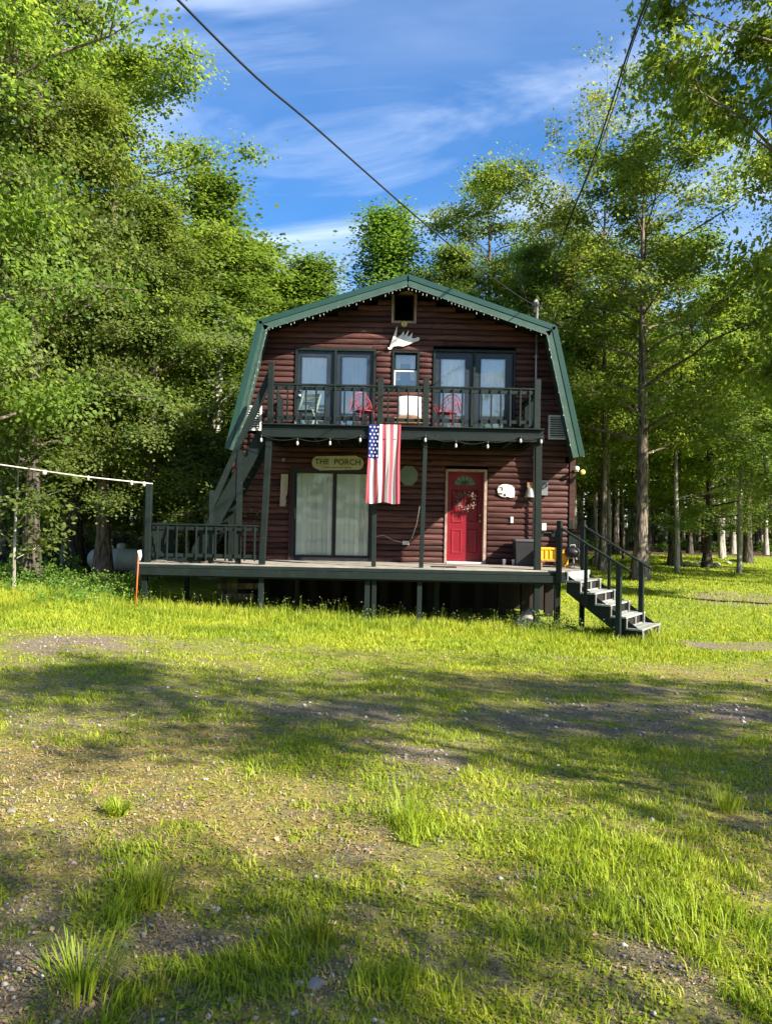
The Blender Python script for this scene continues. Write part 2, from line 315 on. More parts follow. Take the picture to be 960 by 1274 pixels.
def ground(x, y, micro=True):
    x = np.asarray(x, float); y = np.asarray(y, float); sh = x.shape
    xc = np.clip(x.ravel(), -70, 70); yc = np.clip(y.ravel(), -30, 110)
    z = phi((xc[:, None] - cp[None, :, 0]) ** 2 + (yc[:, None] - cp[None, :, 1]) ** 2) @ _w[:n_] + _w[n_] + _w[n_ + 1] * xc + _w[n_ + 2] * yc
    if micro:
        xr, yr = x.ravel(), y.ravel()
        z = z + .022 * np.sin(xr * 1.7 + 1.3 * np.sin(yr * .9)) * np.cos(yr * 1.4 + .7) + .012 * np.sin(xr * 4.1 + yr * 2.3) * np.cos(yr * 3.7 - xr)
    return z.reshape(sh)
def g1(x, y): return float(ground(np.array([x]), np.array([y]))[0])
def ground_at(px, py):
    d = fw * F_PX + rt * (px - CX) - up * (py - CY)
    lo, hi = 1.0, 90.0
    for _ in range(40):
        mid = (lo + hi) / 2; p = EYE + d * (mid / d.y)
        if p.z > g1(p.x, p.y): lo = mid
        else: hi = mid
    return p
def value_noise(x, y, sc, seed):
    g = np.random.default_rng(seed).random((64, 64)); u = x / sc; v = y / sc
    i = np.floor(u).astype(int); j = np.floor(v).astype(int); a = u - i; b = v - j; a = a * a * (3 - 2 * a); b = b * b * (3 - 2 * b)
    q = lambda ii, jj: g[ii % 64, jj % 64]
    return (q(i, j) * (1 - a) + q(i + 1, j) * a) * (1 - b) + (q(i, j + 1) * (1 - a) + q(i + 1, j + 1) * a) * b
# patches of ground read off the photograph: centre pixel, half sizes in pixels, kind, amount -> ellipses on the ground in metres
PATCH = [('gravel', 75, 803, 55, 15, 1.2), ('gravel', 150, 870, 200, 22, .4), ('gravel', 410, 885, 130, 26, .55), ('gravel', 800, 895, 240, 26, .85), ('gravel', 820, 858, 170, 12, .55),
         ('gravel', 905, 803, 90, 10, .8), ('gravel', 920, 745, 80, 9, .7), ('gravel', 40, 1190, 110, 60, .85), ('gravel', 665, 1100, 45, 22, .9), ('gravel', 820, 1195, 60, 30, .9), ('gravel', 400, 1215, 60, 40, .9),  # right lawn mound patch: bare dirt with its brown shadow painted in
         ('gravel', 230, 1135, 60, 30, .7), ('gravel', 950, 1000, 110, 25, .5), ('gravel', 520, 940, 60, 14, .7), ('gravel', 30, 1110, 60, 40, .6), ('gravel', 700, 820, 70, 6, .6), ('gravel', 290, 800, 30, 5, .6),
         ('rust', 110, 950, 210, 70, .9), ('rust', 300, 1010, 170, 70, .8), ('rust', 640, 850, 160, 16, .6), ('rust', 880, 840, 120, 14, .7), ('rust', 60, 1060, 120, 50, .7), ('rust', 930, 1060, 110, 60, .5), ('rust', 600, 1080, 100, 30, .5), ('rust', 690, 1140, 80, 40, .5), ('rust', 250, 1200, 90, 40, .4),
         ('moss', 330, 950, 130, 30, .8), ('moss', 780, 940, 150, 30, .8), ('moss', 560, 830, 300, 20, .7), ('moss', 620, 1070, 80, 35, .7), ('moss', 900, 770, 130, 14, .6), ('moss', 120, 920, 80, 15, .6), ('moss', 250, 1090, 120, 60, .6),
         ('tall', 770, 1075, 115, 45, .8), ('tall', 870, 1160, 110, 50, .72), ('tall', 505, 1010, 42, 22, 1.0), ('tall', 190, 1105, 50, 34, .8), ('tall', 470, 1225, 80, 45, .7), ('tall', 110, 1225, 70, 40, .8), ('tall', 50, 770, 60, 14, .6),
         ('tall', 300, 1190, 90, 60, .5), ('tall', 640, 1000, 50, 20, .4), ('tall', 940, 1240, 60, 50, .8)]
PW = []
for k_, px_, py_, rx_, ry_, am in PATCH:
    p_ = ground_at(px_, py_); s_ = F_PX / p_.y; PW.append((k_, p_.x, p_.y, rx_ / s_, max(.12, ry_ * p_.y / (py_ - HOR + 1)), am))
def fields(x, y):
    F = {k: np.zeros_like(x) for k in ('gravel', 'rust', 'moss', 'tall')}
    wx = x + .45 * (value_noise(x, y, .9, 5) - .5) + .2 * (value_noise(x, y, .25, 6) - .5)
    wy = y + .7 * (value_noise(x, y, 1.1, 8) - .5) + .3 * (value_noise(x, y, .3, 9) - .5)
    for k, cx_, cy_, ax, ay, am in PW:
        d = ((wx - cx_) / ax) ** 2 + ((wy - cy_) / ay) ** 2
        F[k] = np.maximum(F[k], am * np.clip(1.35 - d, 0, 1))
    n1 = value_noise(x, y, .5, 21); n2 = value_noise(x, y, .16, 22)
    F['gravel'] = np.clip(F['gravel'] * (.55 + .9 * n2) + .45 * (n1 - .62) * 2 * (y < 14), 0, 1)
    # lawn strip in front of the porch and right of the house
    band = np.clip((y - (11.2 + .8 * value_noise(x, y, 1.5, 31))) / 1.2, 0, 1) * (1 - np.clip((x - 5.2) / 1.2, 0, 1))
    lawn = np.clip((y - 11.5) / 1.5, 0, 1)
    sand = [p for p in PW if p[0] == 'gravel'][0]
    ds = ((wx - sand[1]) / sand[3]) ** 2 + ((wy - sand[2]) / sand[4]) ** 2
    band = band * np.clip(ds - .6, 0, 1)
    F['band'] = band; F['lawn'] = lawn * (1 - .6 * F['gravel'])
    # forest floor
    ff = np.clip((y - 41) / 3, 0, 1)
    ff = np.maximum(ff, np.clip((-x - 6.0 - .12 * (y - 18)) / 1.5, 0, 1) * np.clip((y - 18.2) / 1.0, 0, 1))
    ff = np.maximum(ff, np.clip((y - 27) / 2, 0, 1) * np.clip((4.5 - x) / 1.5, 0, 1))
    F['forest'] = ff
    return F
# ground mesh: fine rows near, coarse rows far, one sheet
xs = np.concatenate([[-900, -400, -200, -120], np.arange(-80, -14, 3.0), np.arange(-14, -7, .5), np.arange(-7, 8, .09), np.arange(8, 16, .4), np.arange(16, 81, 3.0), [120, 200, 400, 900]])
ys = np.concatenate([[-500, -200, -80, -40, -20, -10, -5], np.arange(-3, 1.5, .5), np.arange(1.5, 8, .07), np.arange(8, 19, .12), np.arange(19, 48, .5), np.arange(48, 120, 4.0), [150, 200, 300, 500, 1000]])
X, Y = np.meshgrid(xs, ys); Z = ground(X, Y)
rs = np.clip((np.hypot(X, Y - 10) - 20) / 30, 0, 1); Z = Z + rs * .12 * np.sin(X * .35) * np.cos(Y * .31)
nr, nc = X.shape
idx = np.arange(nr * nc).reshape(nr, nc)
quads = np.stack([idx[:-1, :-1], idx[:-1, 1:], idx[1:, 1:], idx[1:, :-1]], -1).reshape(-1, 4)
def np_mesh(name, verts, faces, mat, smooth=False, k=None, matidx=None):
    me = bpy.data.meshes.new(name); verts = np.ascontiguousarray(verts, np.float32); faces = np.ascontiguousarray(faces, np.int32)
    k = faces.shape[1]; nf = len(faces)
    me.vertices.add(len(verts)); me.vertices.foreach_set('co', verts.ravel())
    me.loops.add(nf * k); me.loops.foreach_set('vertex_index', faces.ravel())
    me.polygons.add(nf); me.polygons.foreach_set('loop_start', np.arange(0, nf * k, k, dtype=np.int32))
    try: me.polygons.foreach_set('loop_total', np.full(nf, k, np.int32))
    except Exception: pass
    if smooth: me.polygons.foreach_set('use_smooth', np.ones(nf, bool))
    mats = mat if isinstance(mat, (list, tuple)) else [mat]
    for m_ in mats: me.materials.append(m_)
    if matidx is not None: me.polygons.foreach_set('material_index', matidx.astype(np.int32))
    me.update(calc_edges=True); return me
gme = np_mesh('ground', np.stack([X, Y, Z], -1).reshape(-1, 3), quads, None or bpy.data.materials.new('ground_soil'), True)
GF = fields(X.ravel(), Y.ravel())
ca = gme.color_attributes.new('cover', 'FLOAT_COLOR', 'POINT')
arr = np.stack([GF['gravel'], GF['rust'], GF['moss'], np.ones(nr * nc)], -1).astype(np.float32); ca.data.foreach_set('color', arr.ravel())
cb2 = gme.color_attributes.new('cover_b', 'FLOAT_COLOR', 'POINT')
arr = np.stack([np.maximum(GF['tall'], GF['band']), GF['lawn'], GF['forest'], np.ones(nr * nc)], -1).astype(np.float32); cb2.data.foreach_set('color', arr.ravel())
go = bpy.data.objects.new('ground', gme); COL.objects.link(go); tag(go, kind='structure')
m = gme.materials[0]; m.use_nodes = True; n = m.node_tree.nodes; l = m.node_tree.links; b = n['Principled BSDF']
b.inputs['Roughness'].default_value = 0.95; b.inputs['Specular IOR Level'].default_value = 0.15
t = n.new('ShaderNodeTexCoord')
def nz(scale, det=5, rough=.6):
    q = n.new('ShaderNodeTexNoise'); q.inputs['Scale'].default_value = scale; q.inputs['Detail'].default_value = det; q.inputs['Roughness'].default_value = rough
    l.new(t.outputs['Object'], q.inputs['Vector']); return q.outputs[0]
def mixc(f, a_, b_, clampf=True):
    q = n.new('ShaderNodeMixRGB'); 
    for i, v in ((0, f), (1, a_), (2, b_)):
        if isinstance(v, tuple): q.inputs[i].default_value = (*v, 1)
        elif isinstance(v, float): q.inputs[i].default_value = v
        else: l.new(v, q.inputs[i])
    return q.outputs[0]
def sstep(v, lo, hi):
    q = n.new('ShaderNodeMapRange'); q.interpolation_type = 'SMOOTHSTEP'; q.inputs[1].default_value = lo; q.inputs[2].default_value = hi; l.new(v, q.inputs[0]); return q.outputs[0]
def madd(a_, b_, c_):
    q = n.new('ShaderNodeMath'); q.operation = 'MULTIPLY_ADD'
    for i, v in enumerate((a_, b_, c_)):
        if isinstance(v, (int, float)): q.inputs[i].default_value = v
        else: l.new(v, q.inputs[i])
    q.use_clamp = True; return q.outputs[0]
at1 = n.new('ShaderNodeAttribute'); at1.attribute_name = 'cover'; s1 = n.new('ShaderNodeSeparateColor'); l.new(at1.outputs['Color'], s1.inputs[0])
at2 = n.new('ShaderNodeAttribute'); at2.attribute_name = 'cover_b'; s2 = n.new('ShaderNodeSeparateColor'); l.new(at2.outputs['Color'], s2.inputs[0])
nbig, nmid, nfine, nvf = nz(1.3), nz(6), nz(28), nz(110, 3, .7)
soil = mixc(sstep(nfine, .35, .65), (0.115, 0.085, 0.060), (0.24, 0.195, 0.15))
soil = mixc(sstep(nvf, .45, .7), soil, (0.30, 0.27, 0.225))
mossc = mixc(sstep(nfine, .35, .65), (0.15, 0.19, 0.016), (0.36, 0.36, 0.030))
rustc = mixc(sstep(nfine, .38, .62), (0.23, 0.165, 0.045), (0.42, 0.35, 0.085))
greenc = mixc(sstep(nmid, .35, .65), (0.13, 0.20, 0.016), (0.32, 0.36, 0.026))
fac_g = sstep(madd(nmid, .55, madd(nfine, .45, 0)), .36, .60)
base = mixc(fac_g, soil, mossc)
base = mixc(madd(s1.outputs[1], sstep(nmid, .3, .6), 0), base, rustc)
base = mixc(madd(s1.outputs[2], sstep(nfine, .3, .55), 0), base, mossc)
lg = madd(s2.outputs[1], sstep(nmid, .25, .5), 0); base = mixc(lg, base, greenc)
base = mixc(madd(s2.outputs[0], .85, 0), base, greenc)
grav = mixc(sstep(nvf, .40, .62), (0.11, 0.085, 0.058), (0.34, 0.285, 0.21))
base = mixc(sstep(madd(s1.outputs[0], .75, madd(nmid, .6, -.32)), .22, .75), base, grav)
nff = nz(330, 4, .75); base = mixc(madd(sstep(nff, .50, .64), .55, 0), base, (0.075, 0.062, 0.035)); base = mixc(madd(sstep(nz(210, 3, .7), .60, .68), .6, 0), base, (0.42, 0.37, 0.24)); nm2 = nz(14, 6, .75); base = mixc(madd(sstep(nm2, .52, .66), .45, 0), base, (0.15, 0.115, 0.06)); base = mixc(madd(sstep(nz(9, 6, .7), .56, .68), .5, 0), base, (0.075, 0.095, 0.02))
lit = mixc(sstep(nfine, .3, .7), (0.035, 0.026, 0.016), (0.11, 0.075, 0.045))
base = mixc(s2.outputs[2], base, lit)
l.new(base, b.inputs['Base Color'])
bp = n.new('ShaderNodeBump'); bp.inputs['Strength'].default_value = 1.0; bp.inputs['Distance'].default_value = 0.05
hsum = madd(nfine, .5, madd(nvf, .3, madd(nff, .2, 0))); l.new(hsum, bp.inputs['Height']); l.new(bp.outputs[0], b.inputs['Normal'])

# ------------------------------------------------------------------ the cabin
YW, YF, YR, YB = 18.4, 16.2, 17.65, 27.0
house = empty('log_cabin', (0, 0, 0))
tag(house, 'two storey brown log cabin with green gambrel roof, front porch, balcony and red door', 'house')
MID = 0.40
APX = (MID, 7.30); KN = (3.41, 6.18); EV = (4.10, 3.22)
ZD, ZB = 0.66, 3.63      # porch deck top, balcony deck top
WB = -0.75
def wx_(z):     # half width of the front wall at height z (inside the roof)
    if z <= EV[1]: return EV[0] - .02
    if z <= KN[1]: return EV[0] - .10 + (KN[0] - EV[0]) * (z - EV[1]) / (KN[1] - EV[1])
    return max(0, (KN[0] - .08) * (APX[1] - .16 - z) / (APX[1] - .16 - KN[1]))
def wp(px, py): p = at(px, py, YW); return p.x, p.z
def rect(px0, py0, px1, py1):
    a = wp((px0 + px1) / 2, py0); c = wp((px0 + px1) / 2, py1); e = wp(px0, (py0 + py1) / 2); f = wp(px1, (py0 + py1) / 2)
    return [e[0], f[0], c[1], a[1]]
OP = {}
OP['attic'] = rect(487, 363, 518, 403)
OP['dl'] = rect(367, 434, 467, 540); OP['dl'][2] = ZB - .02
OP['dr'] = rect(538, 436, 640, 540); OP['dr'][2] = ZB - .02
OP['mw'] = rect(487.5, 437, 521, 486)
OP['vl'] = rect(303, 505, 326, 536); OP['vr'] = rect(681, 517, 704, 547)
OP['sl'] = rect(362.5, 583, 462, 698); OP['sl'][2] = ZD - .01
OP['rd'] = rect(553, 584, 605.5, 699); OP['rd'][2] = ZD - .01
pitch_l = 0.1365
def spans(z0, z1, a, b_, gap=0.004):
    iv = [(a, b_)]
    for x0, x1, q0, q1 in OP.values():
        if q1 > z0 + .035 and q0 < z1 - .035:
            nv = []
            for s_, e_ in iv:
                if x1 <= s_ or x0 >= e_: nv.append((s_, e_)); continue
                if x0 - s_ > .03: nv.append((s_, x0 - gap))
                if e_ - x1 > .03: nv.append((x1 + gap, e_))
            iv = nv
    return iv
wallm = MB()
z = ZD - 2 * pitch_l; k = 0
while z < APX[1] - .3:
    h1 = min(wx_(z), wx_(z + pitch_l)) - (.14 if z < EV[1] - .1 else 0.0)
    ps_x = MID - h1; pe_x = MID + h1
    for s_, e_ in spans(z, z + pitch_l, ps_x, pe_x):
        wallm.box(s_, e_, YW, YW + .14, z, z + pitch_l)
        if z > ZD - .3:
            # long courses are made of butted logs, as sold
            cuts = [s_]
            if e_ - s_ > 3.2: cuts.append(s_ + (e_ - s_) * random.uniform(.35, .65))
            cuts.append(e_)
            for a_, b_ in zip(cuts[:-1], cuts[1:]):
                m_ = MB(); rr_ = pitch_l / 2 * .985; dep = .062 + random.uniform(-.004, .004); zc = z + pitch_l / 2 + random.uniform(-.003, .003)
                nseg = 7; L_ = b_ - a_; tp = min(.05, L_ * .15)
                xs_ = [a_ + .002, a_ + tp, b_ - tp, b_ - .002]; sc_ = [.72, 1, 1, .72]
                if L_ < .25: xs_ = [a_, b_]; sc_ = [1, 1]
                rows = []
                for x_, sc in zip(xs_, sc_):
                    wob = random.uniform(-.003, .003)
                    rows.append([(x_, YW - .002 - dep * sc * math.sin(math.pi * i / nseg) ** .6 if 0 < i < nseg else YW - .002, zc + wob * (0 < i < nseg) - rr_ * math.cos(math.pi * i / nseg)) for i in range(nseg + 1)])
                vs = [v for r__ in rows for v in r__]; c_ = nseg + 1
                fs = [(j * c_ + i, j * c_ + i + 1, (j + 1) * c_ + i + 1, (j + 1) * c_ + i) for j in range(len(rows) - 1) for i in range(nseg)]
                m_.add(vs, fs, 0, True); m_.add(rows[0], [tuple(range(c_))]); m_.add(rows[-1], [tuple(reversed(range(c_)))])
                m_.build('log', 'log', house)
    z += pitch_l; k += 1
wallm.build('wall', 'wall_dark', house)
# side walls, back wall, floors, foundation
bx('wall', 'log', house, MID - EV[0] + .02, MID - EV[0] + .16, YW + .16, YB, ZD - .3, EV[1] + .1)
bx('wall', 'log', house, MID + EV[0] - .16, MID + EV[0] - .02, YW + .16, YB, ZD - .3, EV[1] + .1)
m_ = MB(); m_.prism([(MID - 4.0, ZD - .3), (MID + 4.0, ZD - .3), (MID + 4.0, 3.2), (MID + 3.3, 6.1), (MID, 7.15), (MID - 3.3, 6.1), (MID - 4.0, 3.2)], YB - .02, YB + .1); m_.build('wall', 'log', house)
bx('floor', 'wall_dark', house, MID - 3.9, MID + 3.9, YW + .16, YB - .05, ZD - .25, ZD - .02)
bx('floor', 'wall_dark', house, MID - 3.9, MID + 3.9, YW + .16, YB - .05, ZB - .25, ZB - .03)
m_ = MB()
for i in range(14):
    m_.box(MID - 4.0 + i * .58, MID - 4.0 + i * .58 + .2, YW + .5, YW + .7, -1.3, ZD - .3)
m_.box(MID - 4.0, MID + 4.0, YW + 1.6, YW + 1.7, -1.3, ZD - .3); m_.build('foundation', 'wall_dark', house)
# corner boards
for x_ in (MID + EV[0] - .15, MID - EV[0] + .01):
    bx('corner_board', 'log', house, x_, x_ + .14, YW - .075, YW + .15, ZD - .25, EV[1] + .12, bev=.01)

# ---- roof: four slopes with standing ribs, rake boards, soffit
def slope_pt(i):  # outer outline
    return [(MID - EV[0], EV[1]), (MID - KN[0], KN[1]), (MID, APX[1]), (MID + KN[0], KN[1]), (MID + EV[0], EV[1])][i]
for i in range(4):
    (xa, za_), (xb, zb_) = slope_pt(i), slope_pt(i + 1)
    d_ = Vector((xb - xa, 0, zb_ - za_)); ln = d_.length; d_.normalize(); nrm = Vector((-d_.z, 0, d_.x))
    m_ = MB(); th = .05
    A_ = Vector((xa, YR, za_)); B_ = Vector((xb, YR, zb_)); back = Vector((0, YB + .5 - YR, 0))
    vs = [A_, B_, B_ - nrm * th, A_ - nrm * th]; vs += [v + back for v in vs]
    m_.add(vs, [(0, 1, 2, 3), (7, 6, 5, 4), (0, 4, 5, 1), (1, 5, 6, 2), (2, 6, 7, 3), (3, 7, 4, 0)])
    m_.build('roof_panel', 'roof', house)
    m_ = MB(); nrib = 22
    for j in range(nrib):
        y_ = YR + .06 + j * (YB + .3 - YR) / (nrib - 1); o_ = Vector((0, y_ - YR, 0)) + nrm * .018
        m_.beam(A_ + o_, B_ + o_, .03, .03, nrm)
    m_.build('roof_rib', 'roof', house)['kind'] = 'stuff'
    # rake trim (metal edge) and rake board below it
    e0 = .02 if i in (0, 3) else .0
    o1 = nrm * -.035 + Vector((0, -.022, 0))
    bm_('rake_trim', 'roof', house, A_ + o1, B_ + o1, .04, .125, nrm, bev=.006)
    o2 = nrm * -.175 + Vector((0, -.012, 0)); sh = .05
    a2 = A_ + o2; b2 = B_ + o2
    cc = Vector((MID, YR, 4.5))
    m_ = MB(); m_.beam(a2 + d_ * (.0 if i == 0 else .06), b2 - d_ * (.0 if i == 3 else .06), .03, .15, nrm, bev=.004); m_.build('rake_board', 'rake', house)
    m_ = MB(); o3 = nrm * -.13
    vs = [A_ + o3 + Vector((0, .01, 0)), B_ + o3 + Vector((0, .01, 0)), B_ + o3 + Vector((0, YW - YR - .005, 0)), A_ + o3 + Vector((0, YW - YR - .005, 0))]
    vs2 = [v - nrm * .02 for v in vs]
    m_.add(vs + vs2, [(0, 1, 2, 3), (7, 6, 5, 4), (0, 4, 5, 1), (1, 5, 6, 2), (2, 6, 7, 3), (3, 7, 4, 0)]); m_.build('soffit', 'green' if i in (1, 2) else 'rake', house)

# ---- openings
def window_frame(o, mat, t=.06, proud=.085, depth=.12, name='window', sill=True):
    x0, x1, z0, z1 = o; m_ = MB()
    m_.box(x0, x0 + t, YW - proud, YW + depth, z0, z1); m_.box(x1 - t, x1, YW - proud, YW + depth, z0, z1)
    m_.box(x0 + t, x1 - t, YW - proud, YW + depth, z1 - t, z1)
    if sill: m_.box(x0 + t, x1 - t, YW - proud, YW + depth, z0, z0 + t)
    return m_.build(name, mat, house)
def pane(o, par, y, mat='glass', name='pane'):
    return bx(name, mat, par, o[0], o[1], y, y + .006, o[2], o[3])
# attic opening, dark inside
o = OP['attic']; wf = window_frame(o, 'trim', .055)
m_ = MB(); q = (o[0] + .055, o[1] - .055, o[2] + .055, o[3] - .055)
for a_ in ((q[0], q[0] + .03, q[2], q[3]), (q[1] - .03, q[1], q[2], q[3]), (q[0] + .03, q[1] - .03, q[3] - .03, q[3]), (q[0] + .03, q[1] - .03, q[2], q[2] + .03)): m_.box(a_[0], a_[1], YW + .03, YW + .058, a_[2], a_[3])
m_.build('sash', 'log', wf)
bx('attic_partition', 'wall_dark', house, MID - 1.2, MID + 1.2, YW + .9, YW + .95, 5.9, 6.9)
# middle window
o = OP['mw']; wf = window_frame(o, 'green', .05)
q = (o[0] + .052, o[1] - .052, o[2] + .052, o[3] - .052); zm = wp(504, 461)[1]
def sash(q, y, mat, par):
    m_ = MB(); t_ = .035
    m_.box(q[0], q[0] + t_, y, y + .03, q[2], q[3]); m_.box(q[1] - t_, q[1], y, y + .03, q[2], q[3]); m_.box(q[0] + t_, q[1] - t_, y, y + .03, q[3] - t_, q[3]); m_.box(q[0] + t_, q[1] - t_, y, y + .03, q[2], q[2] + t_)
    m_.build('sash', mat, par); pane((q[0] + t_, q[1] - t_, q[2] + t_, q[3] - t_), par, y + .012)
sash((q[0], q[1], zm + .003, q[3]), YW + .0, 'green', wf); sash((q[0], q[1], q[2], zm), YW - .035, 'white', wf)
def curtain(x0, x1, z0, z1, y, mat='curtain', name='curtain', folds=7, par=None, amp=.018):
    nx = folds * 6; vs = []
    ph = random.uniform(0, 6)
    for j in range(2):
        for i in range(nx + 1):
            t_ = i / nx; vs.append((x0 + (x1 - x0) * t_, y + amp * math.sin(t_ * folds * 6.283 + ph) + amp * .4 * math.sin(t_ * folds * 15 + j), (z0, z1)[j]))
    m_ = MB(); m_.add(vs, [(i, i + 1, i + nx + 2, i + nx + 1) for i in range(nx)], 0, True)
    vs2 = [(a, b__ + .006, c) for a, b__, c in vs]; m_.add(vs2, [(i + nx + 1, i + nx + 2, i + 1, i) for i in range(nx)], 0, True)
    return m_.build(name, mat, par or house)
curtain(o[0] + .05, o[0] + .2, zm - .2, o[3] - .03, YW + .17, folds=3); curtain(o[1] - .2, o[1] - .05, zm - .2, o[3] - .03, YW + .17, folds=3)
bx('roller_shade', 'curtain', house, o[0] + .06, o[1] - .06, YW + .2, YW + .21, zm + .2, o[3] - .04)
# french doors on the balcony
def french(o, glass_px, top_py, knob=None):
    x0, x1, z0, z1 = o; m_ = MB(); t_ = .055
    m_.box(x0, x0 + t_, YW - .085, YW + .12, z0, z1); m_.box(x1 - t_, x1, YW - .085, YW + .12, z0, z1); m_.box(x0 + t_, x1 - t_, YW - .085, YW + .12, z1 - t_, z1)
    xm = (x0 + x1) / 2; m_.box(xm - .025, xm + .025, YW - .085, YW + .10, z0, z1 - t_)
    fr = m_.build('door_frame', 'green', house)
    for i, (ga, gb) in enumerate(glass_px):
        a_ = x0 + t_ + .004 if i == 0 else xm + .029; c_ = xm - .029 if i == 0 else x1 - t_ - .004
        g0 = wp(ga, 480)[0]; g1_ = wp(gb, 480)[0]; gt = wp((ga + gb) / 2, top_py)[1]; gz = z0 + .25
        y0, y1 = YW - .02, YW + .025; m_ = MB()
        m_.box(a_, g0, y0, y1, z0 + .02, z1 - t_ - .004); m_.box(g1_, c_, y0, y1, z0 + .02, z1 - t_ - .004)
        m_.box(g0, g1_, y0, y1, gt, z1 - t_ - .004); m_.box(g0, g1_, y0, y1, z0 + .02, gz)
        for s_ in ((g0 - .02, g0, gz, gt), (g1_, g1_ + .02, gz, gt), (g0 - .02, g1_ + .02, gt, gt + .02), (g0 - .02, g1_ + .02, gz - .02, gz)): m_.box(s_[0], s_[1], y0 - .012, y0, s_[2], s_[3])
        dr = m_.build('balcony_door', 'door_blue', house)
        pane((g0, g1_, gz, gt), dr, YW)
        cu = curtain(g0 + .01, g1_ - .01, gz + .01, gt - .01, YW + .055, folds=5, amp=.012)
        if knob is not None and i == knob:
            for zz_ in (z0 + .98, z0 + 1.12):
                m_ = MB(); m_.lathe([(.012, 0), (.03, -.02), (.032, -.045), (.018, -.06)], (a_ + .06, y0, zz_), 10, axis='Y'); m_.build('door_knob', 'white', dr)
french(OP['dl'], [(375, 406), (425, 456)], 444, knob=0)
french(OP['dr'], [(548, 578), (597.5, 628)], 446.5)
# louvred vents
for key in ('vl', 'vr'):
    o = OP[key]; v_ = window_frame(o, 'white', .045, proud=.08, depth=.03, name='louver_vent')
    bx('vent_back', 'wall_dark', v_, o[0] + .03, o[1] - .03, YW + .04, YW + .05, o[2] + .03, o[3] - .03)
    nl = 9; hh = (o[3] - o[2] - .09) / nl
    for i in range(nl):
        zc = o[2] + .045 + hh * (i + .5); m_ = MB(); m_.beam((o[0] + .045, YW - .045, zc), (o[1] - .045, YW - .045, zc), .05, .012, Vector((0, -.55, .83))); m_.build('slat', 'white', v_)
# sliding door with vertical blinds
o = OP['sl']; m_ = MB(); x0, x1, z0, z1 = o; t_ = .07
m_.box(x0, x0 + t_, YW - .085, YW + .12, z0, z1); m_.box(x1 - .03, x1, YW - .085, YW + .12, z0, z1); m_.box(x0 + t_, x1 - .03, YW - .085, YW + .12, z1 - t_, z1); m_.box(x0 + t_, x1 - .03, YW - .085, YW + .12, z0, z0 + .09)
m_.build('door_frame', 'black', house)
m_ = MB(); m_.box(x0 - .05, x0 - .006, YW - .10, YW - .0, z0, z1 + .04); m_.box(x1 + .006, x1 + .05, YW - .10, YW, z0, z1 + .04); m_.box(x0 - .006, x1 + .006, YW - .10, YW, z1 + .004, z1 + .04); m_.build('door_casing', 'log', house)
xm = wp(415.5, 640)[0]
for a_, c_ in ((x0 + t_, xm - .0), (xm + .0, x1 - .03)):
    m_ = MB(); yy = YW - .02 if a_ < xm - .1 else YW + .03
    for s_ in ((a_ + .002, a_ + .045, z0 + .09, z1 - t_), (c_ - .045, c_ - .002, z0 + .09, z1 - t_), (a_ + .045, c_ - .045, z1 - t_ - .05, z1 - t_), (a_ + .045, c_ - .045, z0 + .09, z0 + .14)): m_.box(s_[0], s_[1], yy, yy + .035, s_[2], s_[3])
    sdr = m_.build('sliding_door', 'black', house); pane((a_ + .045, c_ - .045, z0 + .14, z1 - t_ - .05), sdr, yy + .015, 'glass_dim')
    if a_ < xm - .1: bm_('door_handle', 'grey', sdr, (a_ + .02, yy - .03, z0 + 1.0), (a_ + .02, yy - .03, z0 + 1.25), .02, .02)
    ns = 7; w_ = (c_ - a_ - .06) / ns
    for i in range(ns):
        xc = a_ + .03 + w_ * (i + .5); an = random.uniform(.15, .4); ha = w_ * .53
        m_ = MB(); m_.beam((xc, YW + .125, z0 + .08), (xc, YW + .125, z1 - t_ - .01), ha * 2, .004, Vector((-math.sin(an), math.cos(an), 0))); m_.build('blind_slat', 'blind', house)
# red front door
o = OP['rd']; x0, x1, z0, z1 = o; m_ = MB(); t_ = .055
m_.box(x0, x0 + t_, YW - .085, YW + .30, z0, z1); m_.box(x1 - t_ - .03, x1 - .02, YW - .085, YW + .30, z0, z1); m_.box(x0 + t_, x1 - t_ - .03, YW - .085, YW + .30, z1 - t_, z1); m_.build('door_casing', 'trim', house)
bx('threshold', 'white', house, x0 + t_, x1 - .085, YW - .14, YW + .3, z0 + .012, z0 + .045)
a_, c_ = x0 + t_ + .004, x1 - t_ - .034; yd = YW + .19
zf0 = wp(579, 603)[1]; xc_ = (a_ + c_) / 2; rad = .25
m_ = MB()
zt_ = z1 - t_ - .004; zb0 = z0 + .05
m_.box(a_, c_, yd, yd + .045, zb0, zf0)
arc = [(xc_ - rad * math.cos(math.pi * i / 16), zf0 + rad * .92 * math.sin(math.pi * i / 16)) for i in range(17)]
polyL = [(a_, zf0), (xc_ - rad, zf0)] + arc[1:9] + [(xc_, zt_), (a_, zt_)]; polyR = [(xc_, zt_)] + arc[8:16] + [(xc_ + rad, zf0), (c_, zf0), (c_, zt_)]
m_.prism(polyL, yd, yd + .045); m_.prism(polyR, yd, yd + .045)
door = m_.build('front_door', 'red', house)
